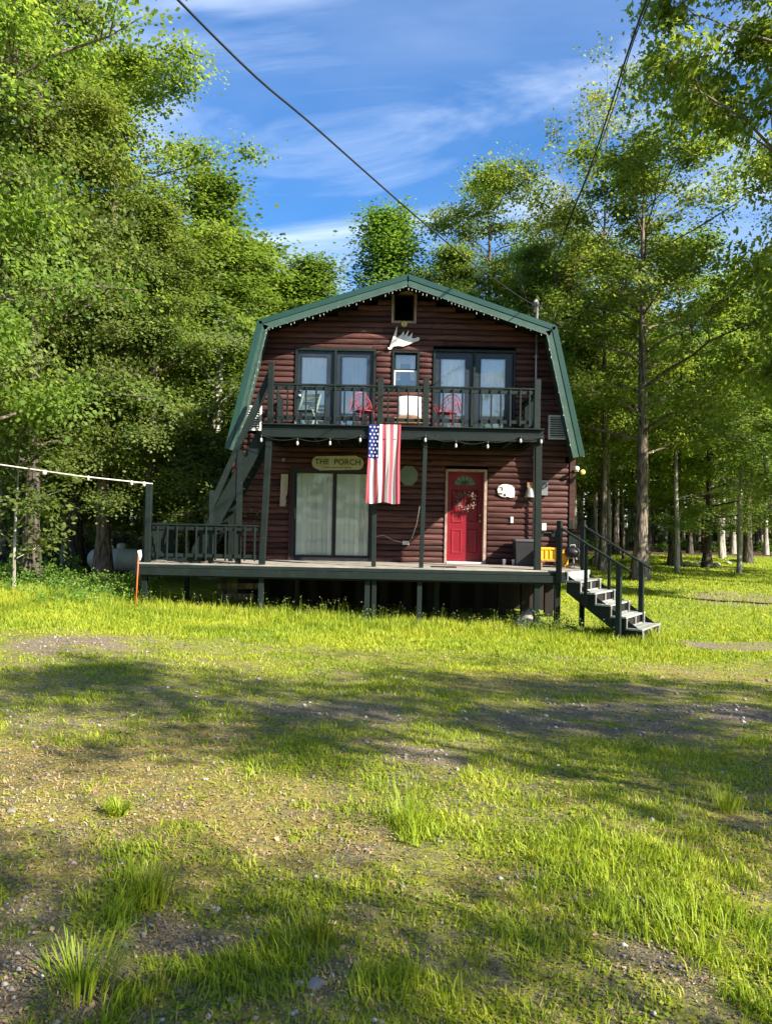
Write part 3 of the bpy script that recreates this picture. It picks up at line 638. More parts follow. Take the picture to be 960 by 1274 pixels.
for p0, p1, q0, q1 in ((a_ + .11, xc_ - .05, zb0 + .18, zb0 + .78), (xc_ + .05, c_ - .11, zb0 + .18, zb0 + .78), (a_ + .11, xc_ - .05, zb0 + .92, zf0 - .12), (xc_ + .05, c_ - .11, zb0 + .92, zf0 - .12)):
    m_ = MB(); b1 = .028
    m_.add([(p0, yd - .001, q0), (p1, yd - .001, q0), (p1, yd - .001, q1), (p0, yd - .001, q1), (p0 + b1, yd - .018, q0 + b1), (p1 - b1, yd - .018, q0 + b1), (p1 - b1, yd - .018, q1 - b1), (p0 + b1, yd - .018, q1 - b1),
            (p0 + 2 * b1, yd - .003, q0 + 2 * b1), (p1 - 2 * b1, yd - .003, q0 + 2 * b1), (p1 - 2 * b1, yd - .003, q1 - 2 * b1), (p0 + 2 * b1, yd - .003, q1 - 2 * b1)],
           [(0, 1, 5, 4), (1, 2, 6, 5), (2, 3, 7, 6), (3, 0, 4, 7), (4, 5, 9, 8), (5, 6, 10, 9), (6, 7, 11, 10), (7, 4, 8, 11), (8, 9, 10, 11), (0, 3, 2, 1)]); m_.build('door_panel', 'red', door)
m_ = MB(); m_.prism([(xc_ + (p_[0] - xc_) * .985, zf0 + .002 + (p_[1] - zf0) * .985) for p_ in arc], yd + .018, yd + .024); m_.build('fanlight', simple('leaded_fanlight', (0.16, 0.24, 0.17), (0.06, 0.10, 0.07), 14, .15, per=False), door)
m_ = MB()
for i in range(1, 6):
    an = math.pi * i / 6; m_.beam((xc_, yd + .01, zf0 + .01), (xc_ - .235 * math.cos(an), yd + .01, zf0 + .22 * math.sin(an)), .014, .012)
m_.tube([(xc_ - .09 * math.cos(math.pi * i / 8), yd + .01, zf0 + .01 + .08 * math.sin(math.pi * i / 8)) for i in range(9)], .008, 6); m_.build('fanlight_bars', 'black', door)
for zz_, r_ in ((zb0 + .98, .03), (zb0 + 1.12, .026)):
    m_ = MB(); m_.lathe([(r_ * 1.1, 0), (r_ * 1.1, -.008), (.012, -.012), (.012, -.03), (r_, -.04), (r_, -.055), (.01, -.065)], (c_ - .05, yd, zz_), 12, axis='Y'); m_.build('door_knob', 'brass', door)

# ---- porch deck
def post(px0, py0, px1, py1, Y, wd=.10, mat='green', name='post', par=None):
    a = at(px0, py0, Y); b_ = at(px1, py1, Y); return bm_(name, mat, par or house, a, b_, wd, wd, Vector((0, 1, 0)), bev=.006)
DL, DR = at(172, 704, YF).x, 3.76
pj = MB()
pj.box(DL + .05, DR - .1, YF + .02, YW - .01, ZD - .30, ZD - .26)
for i in range(9): 
    x_ = DL + .2 + i * (DR - DL - .4) / 8; pj.box(x_, x_ + .04, YF + .04, YW - .02, ZD - .255, ZD - .032)
deck = pj.build('porch_deck', 'green', house)
for j in range(15):
    y0 = YF - .02 + j * (YW - YF) / 15
    cuts = [DL - .02, DL + 2.9 + random.uniform(-.5, .5), DL + 6 + random.uniform(-.5, .5), DR + .02]
    if j == 0: pass
    for a_, c_ in zip(cuts[:-1], cuts[1:]):
        if c_ == cuts[-1] and y0 > YF: c_ = DR + .02 + (y0 - YF) * .73
        c_ = min(c_, 4.5)
        m_ = MB(); z_ = ZD + random.uniform(-.004, .004); m_.box(a_ + .002, c_ - .002, y0 + .003, y0 + (YW - YF) / 15 - .003, z_ - .03, z_); m_.build('deck_board', 'deck', deck)
bm_('rim_board', 'green', deck, (DL - .03, YF - .03, ZD - .07), (DR, YF - .03, ZD - .07), .04, .075, bev=.005)
bm_('fascia_board', 'green', deck, (DL - .04, YF - .06, ZD - .185), (DR + .03, YF - .06, ZD - .185), .05, .145, bev=.006)
bm_('fascia_board', 'green', deck, (DL - .02, YF, ZD - .15), (DL - .02, YW, ZD - .15), .04, .2, bev=.005)
# angled landing edge where the front stairs leave
SA = Vector((3.80, 16.2, 0)); SBv = Vector((4.53, 17.2, 0))
bm_('fascia_board', 'tread', deck, SA + Vector((.02, -.02, ZD - .125)), SBv + Vector((.02, -.02, ZD - .125)), .04, .2, bev=.005)
bm_('fascia_board', 'green', deck, SBv + Vector((0, 0, ZD - .125)), Vector((4.53, YW, ZD - .125)), .04, .2, bev=.005)
# posts below the deck
for px_, pb, wd in ((180, 757, .11), (325, 764, .11), (457, 770, .11), (465.5, 770, .10), (522, 768, .10), (668, 776, .12), (693, 776, .10)):
    a = at(px_, 712, YF + .06); m_ = MB(); x_ = a.x; m_.box(x_ - wd / 2, x_ + wd / 2, YF + .03, YF + .03 + wd, g1(x_, YF) - .3, ZD - .26, bev=.006); m_.build('support_post', 'green', deck)
for x_, y_ in ((4.42, 17.2), (3.9, 17.3), (-2, 17.6), (1.2, 17.6), (-4.6, 17.9), (-3.6, 17.3)):
    bx('support_post', 'green', deck, x_ - .05, x_ + .05, y_, y_ + .1, g1(x_, y_) - .3, ZD - .31)
# porch posts up to the balcony
YP = YF + .07
post(325.5, 705.5, 335, 541, YP, .13, name='porch_post'); post(464.5, 708, 466.5, 541, YP, .095, name='porch_post')
post(523.5, 709, 529, 543, YP, .09, name='porch_post'); post(668, 713, 669.5, 545, YP, .135, name='porch_post')
post(183.5, 702, 186, 602, YP, .12, name='porch_post')
# left deck railing
def rail(a, b_, n_bal, zt, zb_, par, over=.0, skip=(), bal_top=None, name='handrail', wd=.085, ht=.04, y_off=-.03, low=True, bw=.034):
    a = Vector(a); b_ = Vector(b_); d_ = (b_ - a).normalized(); sidev = Vector((d_.y, -d_.x, 0))
    bm_('handrail', 'green', par, a + Vector((0, 0, zt)), b_ + Vector((0, 0, zt)), wd, ht, bev=.006)
    bm_('rail_board', 'green', par, a + Vector((0, 0, zt - .075)), b_ + Vector((0, 0, zt - .075)), .035, .08, bev=.004)
    if low: bm_('rail_board', 'green', par, a + Vector((0, 0, zb_)), b_ + Vector((0, 0, zb_)), .035, .075, bev=.004)
    for i in range(n_bal):
        p_ = a.lerp(b_, (i + .5) / n_bal) + sidev * .037 + d_ * random.uniform(-.006, .006); tl = d_ * random.uniform(-.006, .006)
        bm_('baluster', 'green', par, p_ + Vector((0, 0, zb_ - .09 + random.uniform(-.01, .01))), p_ + tl + Vector((0, 0, zt - .03)), bw, bw, Vector((0, 1, 0)), bev=.003)
zr = at(250, 653, YP).z
rail((at(190, 680, YP).x, YP, 0), (at(323, 680, YP).x, YP, 0), 11, zr, ZD + .16, deck)
rail((at(186, 680, YP).x, YW - .1, 0), (at(186, 680, YP).x, YP + .1, 0), 14, zr, ZD + .16, deck)

# ---- balcony
BL, BR = at(327.5, 530, YF).x, at(674, 538, YF).x
bj = MB(); nj = 13
for i in range(nj):
    x_ = BL + .08 + i * (BR - BL - .2) / (nj - 1); bj.box(x_, x_ + .04, YF + .04, YW - .09, ZB - .24, ZB - .032)
balc = bj.build('balcony', 'green', house)
for j in range(15):
    y0 = YF + j * (YW - .08 - YF) / 15; z_ = ZB + random.uniform(-.002, .002)
    bx('deck_board', 'green', balc, BL + .01, BR - .01, y0 + .003, y0 + (YW - .08 - YF) / 15 - .004, z_ - .03, z_)
bm_('rim_board', 'green', balc, (BL - .02, YF - .02, ZB - .075), (BR + .02, YF - .02, ZB - .075), .04, .10, bev=.005)
bm_('edge_board', 'green', balc, (BL - .03, YF - .05, ZB - .01), (BR + .03, YF - .05, ZB - .01), .11, .025, bev=.004)
bm_('fascia_board', 'green', balc, (BL - .03, YF - .05, ZB - .205), (BR + .03, YF - .05, ZB - .205), .05, .155, bev=.006)
for x_ in (BL - .01, BR + .01): bm_('fascia_board', 'green', balc, (x_, YF, ZB - .14), (x_, YW - .09, ZB - .14), .04, .2, bev=.005)
YQ = YF + .03
zt = at(500, 481, YQ).z; zl = ZB + .14
pp = [(337.5, 451), (473.5, 470), (530, 471), (668.5, 472)]
pxs = []
for (px_, pt_), wd in zip(pp, (.12, .12, .12, .13)):
    top = at(px_, pt_, YQ); x_ = top.x; pxs.append(x_); bx('railing_post', 'green', balc, x_ - wd / 2, x_ + wd / 2, YQ - .05, YQ - .05 + wd, ZB + .004, top.z, bev=.006)
for (xa, xb, nb) in ((pxs[0], pxs[1], 11), (pxs[1], pxs[2], 4), (pxs[2], pxs[3], 11)):
    rail((xa + .06, YQ, 0), (xb - .06, YQ, 0), nb, zt, zl, balc)
rail((BR - .06, YF + .12, 0), (BR - .06, YW - .12, 0), 14, zt, zl, balc)
rail((BL + .08, YF + 1.3, 0), (BL + .08, YW - .12, 0), 7, zt, zl, balc)
# ledger beam at the wall
bm_('ledger_board', 'green', balc, (BL, YW - .105, ZB - .14), (BR, YW - .105, ZB - .14), .03, .2)

# ---- front stairs (turned about 36 degrees)
dn = Vector((.825, -.565, 0)); wv = Vector((.565, .825, 0)); nst = 6; WS = 1.24
S0 = Vector((3.80, 16.15, 0)); gz = g1(5.0, 15.4) - .0; rise = (ZD - gz) / nst; run = .32
st = MB(); 
for off in (0.02, WS - .02):
    a = S0 + wv * off
    prof = [a + Vector((0, 0, ZD - .08)), a + dn * (run * (nst - 1)) + Vector((0, 0, gz + rise - .05)), a + dn * (run * (nst - 1)) + Vector((0, 0, gz - .05)), a + dn * (run * (nst - 1.9)) + Vector((0, 0, gz - .05)), a + Vector((0, 0, ZD - .45))]
    v2 = [p_ + wv * .04 for p_ in prof]; n5 = len(prof)
    st.add(prof + v2, [tuple(range(n5)), tuple(reversed(range(n5, 2 * n5)))] + [(i, i + n5, (i + 1) % n5 + n5, (i + 1) % n5) for i in range(n5)])
stairs = st.build('front_staircase', 'green', house)
for i in range(nst):
    zt_ = ZD - rise * (i + 1)
    if i == nst - 1: break
    a = S0 + dn * (run * i); c = a + dn * (run * .5) + Vector((0, 0, zt_ + .0))
    for k_ in range(2):
        cc_ = c + dn * ((k_ - .5) * .168)
        bm_('tread', 'tread', stairs, cc_ - wv * .05, cc_ + wv * (WS + .05), .160, .036, bev=.005)
for i in range(nst):
    # open-backed riser frame: light edges, dark pane behind as painted shade of the gaps
    zt_ = ZD - rise * i - (.022 if i else .24); zb_ = ZD - rise * (i + 1) + .02
    if i == 0: zt_ = ZD - .04
    q_ = S0 + dn * (run * i - .005 + (0 if i else .03)); zc = (zt_ + zb_) / 2; hh = zt_ - zb_
    if hh < .03: continue
    m_ = MB()
    for u_ in (.0, .5, 1.0):
        b0 = q_ + wv * (.03 + u_ * (WS - .06)); m_.beam(b0 + Vector((0, 0, zb_)), b0 + Vector((0, 0, zt_)), .03, .035, Vector((0, 1, 0)))
    m_.beam(q_ + wv * .045 + Vector((0, 0, zb_ + .012)), q_ + wv * (WS - .045) + Vector((0, 0, zb_ + .012)), .03, .024)
    m_.build('riser_frame', 'tread', stairs)
    m_ = MB(); q2 = q_ - dn * .04; m_.beam(q2 + Vector((0, 0, zc)), q2 + wv * WS + Vector((0, 0, zc)), .012, hh * .95); m_.build('riser_shade_pane', 'wall_dark', stairs)
def spost(px0, py0, px1, py1, Y, wd): 
    return post(px0, py0, px1, py1, Y, wd, name='newel_post', par=stairs)
nU = at(696, 648, 16.1); fU = at(725.5, 647, 17.0); nL = at(770, 702, 15.35); fL = at(798, 700, 16.35)
def vpost(p_, zb_, wd): bm_('newel_post', 'green', stairs, (p_.x, p_.y, zb_), (p_.x, p_.y, p_.z), wd, wd, Vector((.565, .825, 0)), bev=.006)
vpost(nU, ZD - .25, .10); vpost(fU, ZD - .02, .09); vpost(nL, gz - .05, .10); vpost(fL, gz - .05, .10)
rd_ = Vector((nL.x - nU.x, nL.y - nU.y, nL.z - nU.z)); 
for A_, B_ in ((nU, nL), (fU, fL)):
    v_ = B_ - A_; o_ = Vector((0, 0, -.10)) if True else 0
    a = A_ + Vector((0, 0, -.13)); b_ = B_ + v_ * .17 + Vector((0, 0, .02)); 
    bm_('handrail', 'green', stairs, a, b_, .09, .04, bev=.006)
    md = A_.lerp(B_, .46); sz = ZD - rise * 2.2
    bm_('newel_post', 'green', stairs, (md.x, md.y, sz - .2), (md.x, md.y, a.lerp(b_, .40).z - .03), .06, .06, Vector((.565, .825, 0)), bev=.004)
for px_, yy in ((709.5, 18.1),):
    p_ = at(px_, 648, yy); bx('railing_post', 'green', deck, p_.x - .05, p_.x + .05, yy - .05, yy + .05, ZD + .004, p_.z, bev=.005)
    rail((fU.x, fU.y + .05, 0), (p_.x, yy - .05, 0), 6, at(717, 659, 17.6).z, ZD + .14, deck)
rail((at(673, 660, YP).x, YP, 0), (nU.x - .06, YP, 0), 0, at(682, 661, YP).z, ZD + .5, deck, low=False)

# ---- left outside staircase up to the balcony
ls = MB()
top = at(333, 531, 16.9); bot = at(243, 706, 16.9); LT = Vector((BL - .02, 0, ZB)); LB = Vector((bot.x + .05, 0, ZD))
y_n, y_f = 16.35, 17.2
for y_ in (y_n, y_f): ls.beam((LT.x, y_, LT.z - .18), (LB.x, y_, LB.z + .0), .045, .27, Vector((-.5, 0, .87)))
lst = ls.build('side_staircase', 'green', house)
nt_ = 12
for i in range(1, nt_):
    p_ = LT.lerp(LB, i / nt_); bx('tread', 'green', lst, p_.x - .12, p_.x + .12, y_n + .03, y_f - .03, p_.z - .13, p_.z - .095)
hT = at(337, 462, y_n); hB = at(262, 632, y_n)
bm_('handrail', 'green', lst, hT, hB, .05, .12, Vector((-.5, 0, .87)), bev=.005)
hT2 = at(336, 470, y_f); hB2 = at(268, 615, y_f)
bm_('handrail', 'green', lst, hT2 + Vector((0, 0, -.12)), hB2 + Vector((0, 0, .05)), .05, .1, Vector((-.5, 0, .87)), bev=.005)
p_ = at(264, 610, y_n); bx('newel_post', 'green', lst, p_.x - .05, p_.x + .05, y_n - .03, y_n + .07, ZD, p_.z)
p_ = at(299, 560, y_n); bx('newel_post', 'green', lst, p_.x - .055, p_.x + .055, y_n - .04, y_n + .07, ZD, p_.z)
p_ = at(288, 600, y_f); bx('newel_post', 'green', lst, p_.x - .05, p_.x + .05, y_f + .03, y_f + .12, ZD, p_.z)

# ---- service mast, meter box, lamps
ms = MB(); pm = at(669, 384, 17.5); xm_ = pm.x; ymst = YW - .16
pt_ = at(668, 384, ymst)
mx_ = pt_.x
ms.tube([(mx_, ymst, 1.2), (mx_, ymst, pt_.z + .05)], .028, 10)
for z_ in (3.2, 4.6, 5.6): ms.box(mx_ - .05, mx_ + .05, ymst - .01, YW - .06, z_, z_ + .03)
mast = ms.build('service_mast', 'grey', house)
m_ = MB(); zt_ = pt_.z
m_.tube([(mx_, ymst, zt_ + .04), (mx_, ymst, zt_ + .12), (mx_ - .04, ymst - .05, zt_ + .18), (mx_ - .1, ymst - .1, zt_ + .12)], [.03, .045, .045, .03], 10); m_.build('weather_head', 'grey', mast)
m_ = MB()
for s_ in (-1, 0, 1): m_.tube([(mx_ - .08, ymst - .08, zt_ + .12), (mx_ - .16 + .03 * s_, ymst - .16, zt_ - .02), (mx_ - .05 + .05 * s_, ymst - .2, zt_ - .12), (mx_ + .08 * s_, ymst - .17, zt_ + .08)], .008, 5)
m_.build('drip_loop', 'cable', mast)
r_ = rect(671, 598, 679, 616.5); bx('meter_box', 'grey', house, r_[0], r_[1], YW - .2, YW - .05, r_[2], r_[3], bev=.008)
m_ = MB(); m_.lathe([(.06, 0), (.06, -.05), (.045, -.06)], ((r_[0] + r_[1]) / 2, YW - .2, r_[2] + .24), 14, axis='Y'); m_.build('meter_dial', 'glass_dim', house)
r_ = rect(672.5, 651, 678, 660.5); bx('outlet_box', 'white', house, r_[0], r_[1], YW - .12, YW - .05, r_[2], r_[3], bev=.005)
fl = empty('flood_light'); fl.location = (0, 0, 0); 
p_ = at(713.5, 585, YW); m_ = MB(); m_.lathe([(.05, 0), (.05, .03)], (p_.x + .03, YW - .12, p_.z), 10, axis='Y'); m_.tube([(p_.x + .03, YW - .1, p_.z), (p_.x + .06, YW - .17, p_.z - .04)], .015, 6)
fl_b = m_.build('lamp_base', 'white', house)
for i, (dx_, mt) in enumerate(((-.02, 'white'), (.12, 'glow'))):
    m_ = MB(); m_.lathe([(.02, .0), (.035, -.05), (.062, -.10), (.06, -.13), (.035, -.15)], (p_.x + .03 + dx_, YW - .14, p_.z + (.02 if i == 0 else -.06)), 12, axis='Y'); m_.build('lamp_bulb', mt, fl_b)
bpy.data.objects.remove(fl)
# medallion lamp under the attic window
p_ = at(502.5, 404, YW); m_ = MB(); m_.lathe([(.075, 0), (.075, -.03), (.055, -.045), (.05, -.03), (.02, -.03), (.018, -.06)], (p_.x, YW - .06, p_.z), 16, axis='Y'); m_.build('gable_lamp', 'brass', house)

# ------------------------------------------------------------------ things on the cabin
# antler
ant = [(325, 555), (345, 500), (362, 450), (380, 398), (384, 402), (381, 440), (376, 480), (392, 474), (414, 456), (432, 433), (436, 437), (431, 468), (446, 456), (466, 427), (470, 432), (458, 472), (474, 470), (494, 446), (498, 450), (492, 484), (515, 487), (540, 476), (552, 490), (544, 504), (505, 516), (470, 532), (430, 546), (390, 541), (355, 547), (337, 570), (318, 568), (312, 552)]
poly = []
for u_, v_ in ant:
    p_ = at(430 + u_ / 6, 340 + v_ / 6, YW - .1); poly.append((p_.x, p_.z))
me = bpy.data.meshes.new('moose_antler'); bm = bmesh.new()
cxx = sum(p_[0] for p_ in poly) / len(poly); czz = sum(p_[1] for p_ in poly) / len(poly)
vf = [bm.verts.new((x_, YW - .105 - .10 * abs(x_ - cxx) ** 1.3, z_)) for x_, z_ in poly]; f_ = bm.faces.new(vf)
rI = bmesh.ops.inset_individual(bm, faces=[f_], thickness=.018, depth=0.025)
rE = bmesh.ops.extrude_edge_only(bm, edges=[e for e in bm.edges if e.is_boundary]); 
for v in [g for g in rE['geom'] if isinstance(g, bmesh.types.BMVert)]: v.co.y += .03
bmesh.ops.holes_fill(bm, edges=[e for e in bm.edges if e.is_boundary]); bmesh.ops.triangulate(bm, faces=bm.faces); bmesh.ops.recalc_face_normals(bm, faces=bm.faces); bm.to_mesh(me); bm.free()
me.materials.append(M['antler']); ao = bpy.data.objects.new('moose_antler', me); COL.objects.link(ao); tag(ao, 'bleached white moose antler hung on the gable above the small upstairs window', 'antler')

# flag
fx0, fx1 = at(457.5, 570, YF).x, at(497.5, 570, YF).x; fz1 = ZB + .02; fz0 = at(476, 626, YF).z
NXf, NZf = 54, 30; vs = []; W_ = fx1 - fx0
flag_cols = [0, 1, 0, 1, 0, 1, 0, 1, 0]  # red, white ...
def fy(u_, v_): return YF - .125 - .042 * math.sin(u_ * 21 + .6 * math.sin(v_ * 3)) * (.35 + .65 * v_) - .018 * math.sin(u_ * 47 + 2 * v_) * v_ - .02 * v_
for j in range(NZf + 1):
    v_ = j / NZf
    for i in range(NXf + 1):
        u_ = i / NXf; vs.append((fx0 + W_ * (u_ + .012 * math.sin(v_ * 5 + u_ * 9)) - .03 * v_ * (1 - u_) * .6, fy(u_, v_), fz1 - (fz1 - fz0) * v_ - .02 * math.sin(u_ * 9) * v_))
m_ = MB()
for j in range(NZf):
    for i in range(NXf):
        u_ = (i + .5) / NXf; v_ = (j + .5) / NZf; a_ = j * (NXf + 1) + i
        if u_ < .36 and v_ < .45: c_ = 2
        else: c_ = flag_cols[min(8, int(u_ * 9))]
        m_.f.append((a_, a_ + 1, a_ + NXf + 2, a_ + NXf + 1)); m_.m.append(c_); m_.sm.append(True)
m_.v = vs; fo = m_.build('flag', ['flag_red', 'flag_white', 'flag_blue'], None, fixn=False)
tag(fo, 'American flag hanging down from the middle of the balcony edge', 'flag')
m_ = MB()
for r__ in range(9):
    for c__ in range(3 if r__ % 2 == 0 else 2):
        u_ = (.06 + .12 * c__) + (.06 if r__ % 2 else 0); v_ = .035 + r__ * .046
        cx_ = fx0 + W_ * (u_ + .012 * math.sin(v_ * 5 + u_ * 9)) - .03 * v_ * (1 - u_) * .6; cz = fz1 - (fz1 - fz0) * v_; y_ = fy(u_, v_) - .014
        pts = [(cx_ + (.028 if q_ % 2 == 0 else .012) * math.sin(math.pi * q_ / 5), y_, cz + (.028 if q_ % 2 == 0 else .012) * math.cos(math.pi * q_ / 5)) for q_ in range(10)]
        m_.add([(cx_, y_, cz)] + pts, [(0, 1 + q_, 1 + (q_ + 1) % 10) for q_ in range(10)])
so_ = m_.build('star', 'flag_white', fo, fixn=False); so_['kind'] = 'stuff'

# sign THE PORCH
def text_mesh(txt, size, name, mat, loc, parent, depth=.004, sx=1.0, sp_=1.0):
    cu = bpy.data.curves.new(name, 'FONT'); cu.body = txt; cu.size = size; cu.extrude = depth; cu.align_x = 'CENTER'; cu.align_y = 'CENTER'; cu.space_character = sp_; cu.offset = size * .012
    tmp = bpy.data.objects.new('tmp_text', cu); COL.objects.link(tmp); dg = bpy.context.evaluated_depsgraph_get(); dg.update()
    me = bpy.data.meshes.new_from_object(tmp.evaluated_get(dg)); bpy.data.objects.remove(tmp); bpy.data.curves.remove(cu)
    me.name = name; me.materials.clear(); me.materials.append(M[mat])
    for v in me.vertices: x_, y_, z_ = v.co; v.co = (loc[0] + x_ * sx, loc[1] - z_, loc[2] + y_)
    o = bpy.data.objects.new(name, me); COL.objects.link(o); o.parent = parent; return o
r_ = rect(388.5, 567, 452.5, 586); sx0, sx1, sz0, sz1 = r_; cz = (sz0 + sz1) / 2; hh = (sz1 - sz0) / 2; nt2 = .07
poly = []
for sgn, xc0 in ((1, sx1 - .13), (-1, sx0 + .13)):
    for i in range(9):
        t_ = -math.pi / 2 + math.pi * i / 8; poly.append((xc0 + sgn * .13 * math.cos(t_), cz + sgn * (hh * .82) * math.sin(t_)))
    poly.append((xc0 - sgn * .06, cz + sgn * hh)); 
m_ = MB(); m_.prism(poly, YW - .13, YW - .085); sg = m_.build('porch_sign', 'signwood'); tag(sg, 'rounded wooden board lettered THE PORCH above the sliding door', 'sign')
text_mesh('THE  PORCH', .19, 'lettering', 'ink', ((sx0 + sx1) / 2, YW - .133, cz + .02), sg, sx=1.0)
m_ = MB(); 
for a_, c_ in ((-.33, -.18), (-.15, .02), (.05, .12), (.15, .32)): m_.box((sx0 + sx1) / 2 + a_, (sx0 + sx1) / 2 + c_, YW - .134, YW - .13, cz - .115, cz - .10)
m_.build('small_print', 'ink', sg)
# driftwood plank ornament
r_ = rect(349, 590, 358.5, 630); m_ = MB(); m_.prism([(r_[0], r_[2]), (r_[1] - .05, r_[2]), (r_[1] - .03, r_[2] + .12), (r_[1] - .05, r_[2] + .2), (r_[1] - .01, r_[2] + .32), (r_[1], r_[2] + .5), (r_[1], r_[3]), (r_[0] + .02, r_[3])], YW - .11, YW - .075)
tag(m_.build('driftwood_plaque', 'plank'), 'narrow upright piece of pale driftwood on the wall left of the sliding door', 'plaque')
# octagonal plate
p_ = at(508, 592, YW); m_ = MB(); m_.prism([(p_.x + .235 * math.cos(math.pi / 8 + math.pi * i / 4), p_.z + .25 * math.sin(math.pi / 8 + math.pi * i / 4)) for i in range(8)], YW - .1, YW - .075)
oc = m_.build('octagon_plaque', simple('faded_green_plate', (0.13, 0.17, 0.13), (0.08, 0.11, 0.08), 4, .6, per=False)); tag(oc, 'faded greenish octagonal plaque on the shaded logs right of the flag', 'plaque')
# white cut out plaque
pq = [(178, 250), (190, 225), (215, 210), (250, 208), (290, 218), (312, 240), (316, 280), (312, 312), (280, 316), (258, 306), (240, 312), (218, 308), (200, 300), (185, 290)]
poly = [(at(590 + u_ / 6.4, 570 + v_ / 6.4, YW).x, at(590 + u_ / 6.4, 570 + v_ / 6.4, YW).z) for u_, v_ in pq]
m_ = MB(); m_.prism(poly, YW - .10, YW - .075); wp_ = m_.build('animal_plaque', 'white'); tag(wp_, 'white cut-out animal shaped plaque on the logs right of the red door', 'plaque')
m_ = MB()
for u_, v_, ww, hh in ((205, 235, .04, .01), (235, 295, .03, .03), (200, 285, .05, .02), (215, 250, .02, .03)):
    p_ = at(590 + u_ / 6.4, 570 + v_ / 6.4, YW); m_.box(p_.x - ww, p_.x + ww, YW - .104, YW - .099, p_.z - hh, p_.z + hh)
m_.build('markings', 'ink', wp_)
# hanging bell / lantern
p_ = at(657, 612, YW); bl = empty('hanging_bell', (p_.x, YW - .16, p_.z)); tag(bl, 'grey metal bell with a wooden top hanging on a wire right of the animal plaque', 'bell')
m_ = MB(); m_.lathe([(.03, .10), (.06, .085), (.085, .02), (.11, -.1), (.135, -.13), (.13, -.14)], (0, 0, 0), 14); m_.build('bell_body', 'grey', bl)
m_ = MB(); m_.box(-.07, .07, -.02, .02, .10, .22, bev=.01); m_.build('wooden_top', 'wood', bl)
m_ = MB(); m_.tube([(0, 0, .22), (.01, 0, .85)], .006, 6); m_.tube([(-.02, 0, -.13), (-.02, 0, -.24)], .004, 5); m_.lathe([(.01, -.23), (.03, -.25), (.01, -.28)], (-.02, 0, 0), 8); m_.build('wire', 'cable', bl)
# small thermometer plate
r_ = rect(634, 643, 637.5, 650.5); tag(bx('thermometer', 'white', None, r_[0], r_[1], YW - .09, YW - .065, r_[2], r_[3], bev=.004), 'tiny white upright thermometer plate on the logs below the animal plaque', 'thermometer')
# wreath on the red door
p_ = at(580, 623, YW); wr = empty('door_wreath', (p_.x, YW + .10, p_.z)); tag(wr, 'dried twig wreath with pale pink flowers hanging on the red door', 'wreath')
m_ = MB()
for k_ in range(9):
    ph = random.uniform(0, 6.28); pts = []
    for i in range(25):
        t_ = 2 * math.pi * i / 24; rr_ = .20 + .025 * math.sin(5 * t_ + ph) ; pts.append((rr_ * math.cos(t_), .02 * math.cos(7 * t_ + ph), rr_ * math.sin(t_)))
    m_.tube(pts, .007, 5)
m_.build('twig_ring', 'wicker', wr)
def petals(n_, name, mat, rmin, rmax, sz):
    m_ = MB()
    for i in range(n_):
        t_ = random.uniform(0, 6.283); r_ = random.uniform(rmin, rmax); c = Vector((r_ * math.cos(t_), random.uniform(-.06, .0), r_ * math.sin(t_)))
        d1 = Vector((random.gauss(0, 1), random.gauss(0, .6), random.gauss(0, 1))).normalized(); d2 = d1.cross(Vector((random.gauss(0, 1), 2, random.gauss(0, 1)))).normalized()
        s_ = sz * random.uniform(.6, 1.2); m_.add([c, c + d1 * s_ * .5 + d2 * s_ * .35, c + d1 * s_, c + d1 * s_ * .5 - d2 * s_ * .35], [(0, 1, 2, 3)])
    o = m_.build(name, mat, wr); o['kind'] = 'stuff'; return o
petals(260, 'dried_leaves', 'wicker', .14, .26, .055); petals(60, 'dried_flowers', simple('pale_pink_petal', (.45, .30, .26), (.28, .16, .14), 9, .8), .15, .26, .05)

# chairs on the balcony (red, round wire backs)
def wire_chair(x_, y_, rz, label):
    c = empty('metal_chair', (x_, y_, ZB + .004), rz); tag(c, label, 'chair', 'red metal chairs on the balcony')
    m_ = MB(); m_.lathe([(.21, .42), (.225, .435), (.21, .45)], (0, 0, 0), 18); m_.build('seat', 'redmetal', c)
    m_ = MB(); pts = [(-.25, .14, .44)] + [(-.27 * math.cos(math.pi * i / 14), .19 + .06 * math.sin(math.pi * i / 14), .50 + .40 * math.sin(math.pi * i / 14)) for i in range(15)] + [(.25, .14, .44)]
    m_.tube(pts, .011, 6); m_.build('back_hoop', 'redmetal', c)
    for i in range(1, 8):
        an = math.pi * i / 8; m_ = MB(); m_.tube([(-.04 * math.cos(an), .17, .45), (-.27 * math.cos(an), .19 + .06 * math.sin(an), .50 + .40 * math.sin(an))], .006, 5); m_.build('back_rod', 'redmetal', c)
    for z_, k_ in ((.58, .62), (.70, .86)):
        m_ = MB(); m_.tube([(-.27 * k_ * math.cos(math.pi * i / 10), .19 + .03 * math.sin(math.pi * i / 10), .47 + .40 * k_ * math.sin(math.pi * i / 10)) for i in range(11)], .006, 5); m_.build('back_ring', 'redmetal', c)
    for sx in (-1, 1):
        for sy in (-1, 1): m_ = MB(); m_.tube([(sx * .15, sy * .15, .43), (sx * .22, sy * .22, .0)], .011, 6); m_.build('leg', 'redmetal', c)
        m_ = MB(); m_.tube([(sx * .25, .14, .47), (sx * .28, -.05, .64), (sx * .27, -.18, .62), (sx * .2, -.15, .44)], .010, 6); m_.build('armrest', 'redmetal', c)
pc = at(453, 505, 17.2); wire_chair(pc.x, 17.2, R(25), 'red round-backed metal chair on the balcony in front of the left pair of doors')
pc = at(556, 505, 17.2); wire_chair(pc.x, 17.2, R(-30), 'red round-backed metal chair on the balcony in front of the right pair of doors')
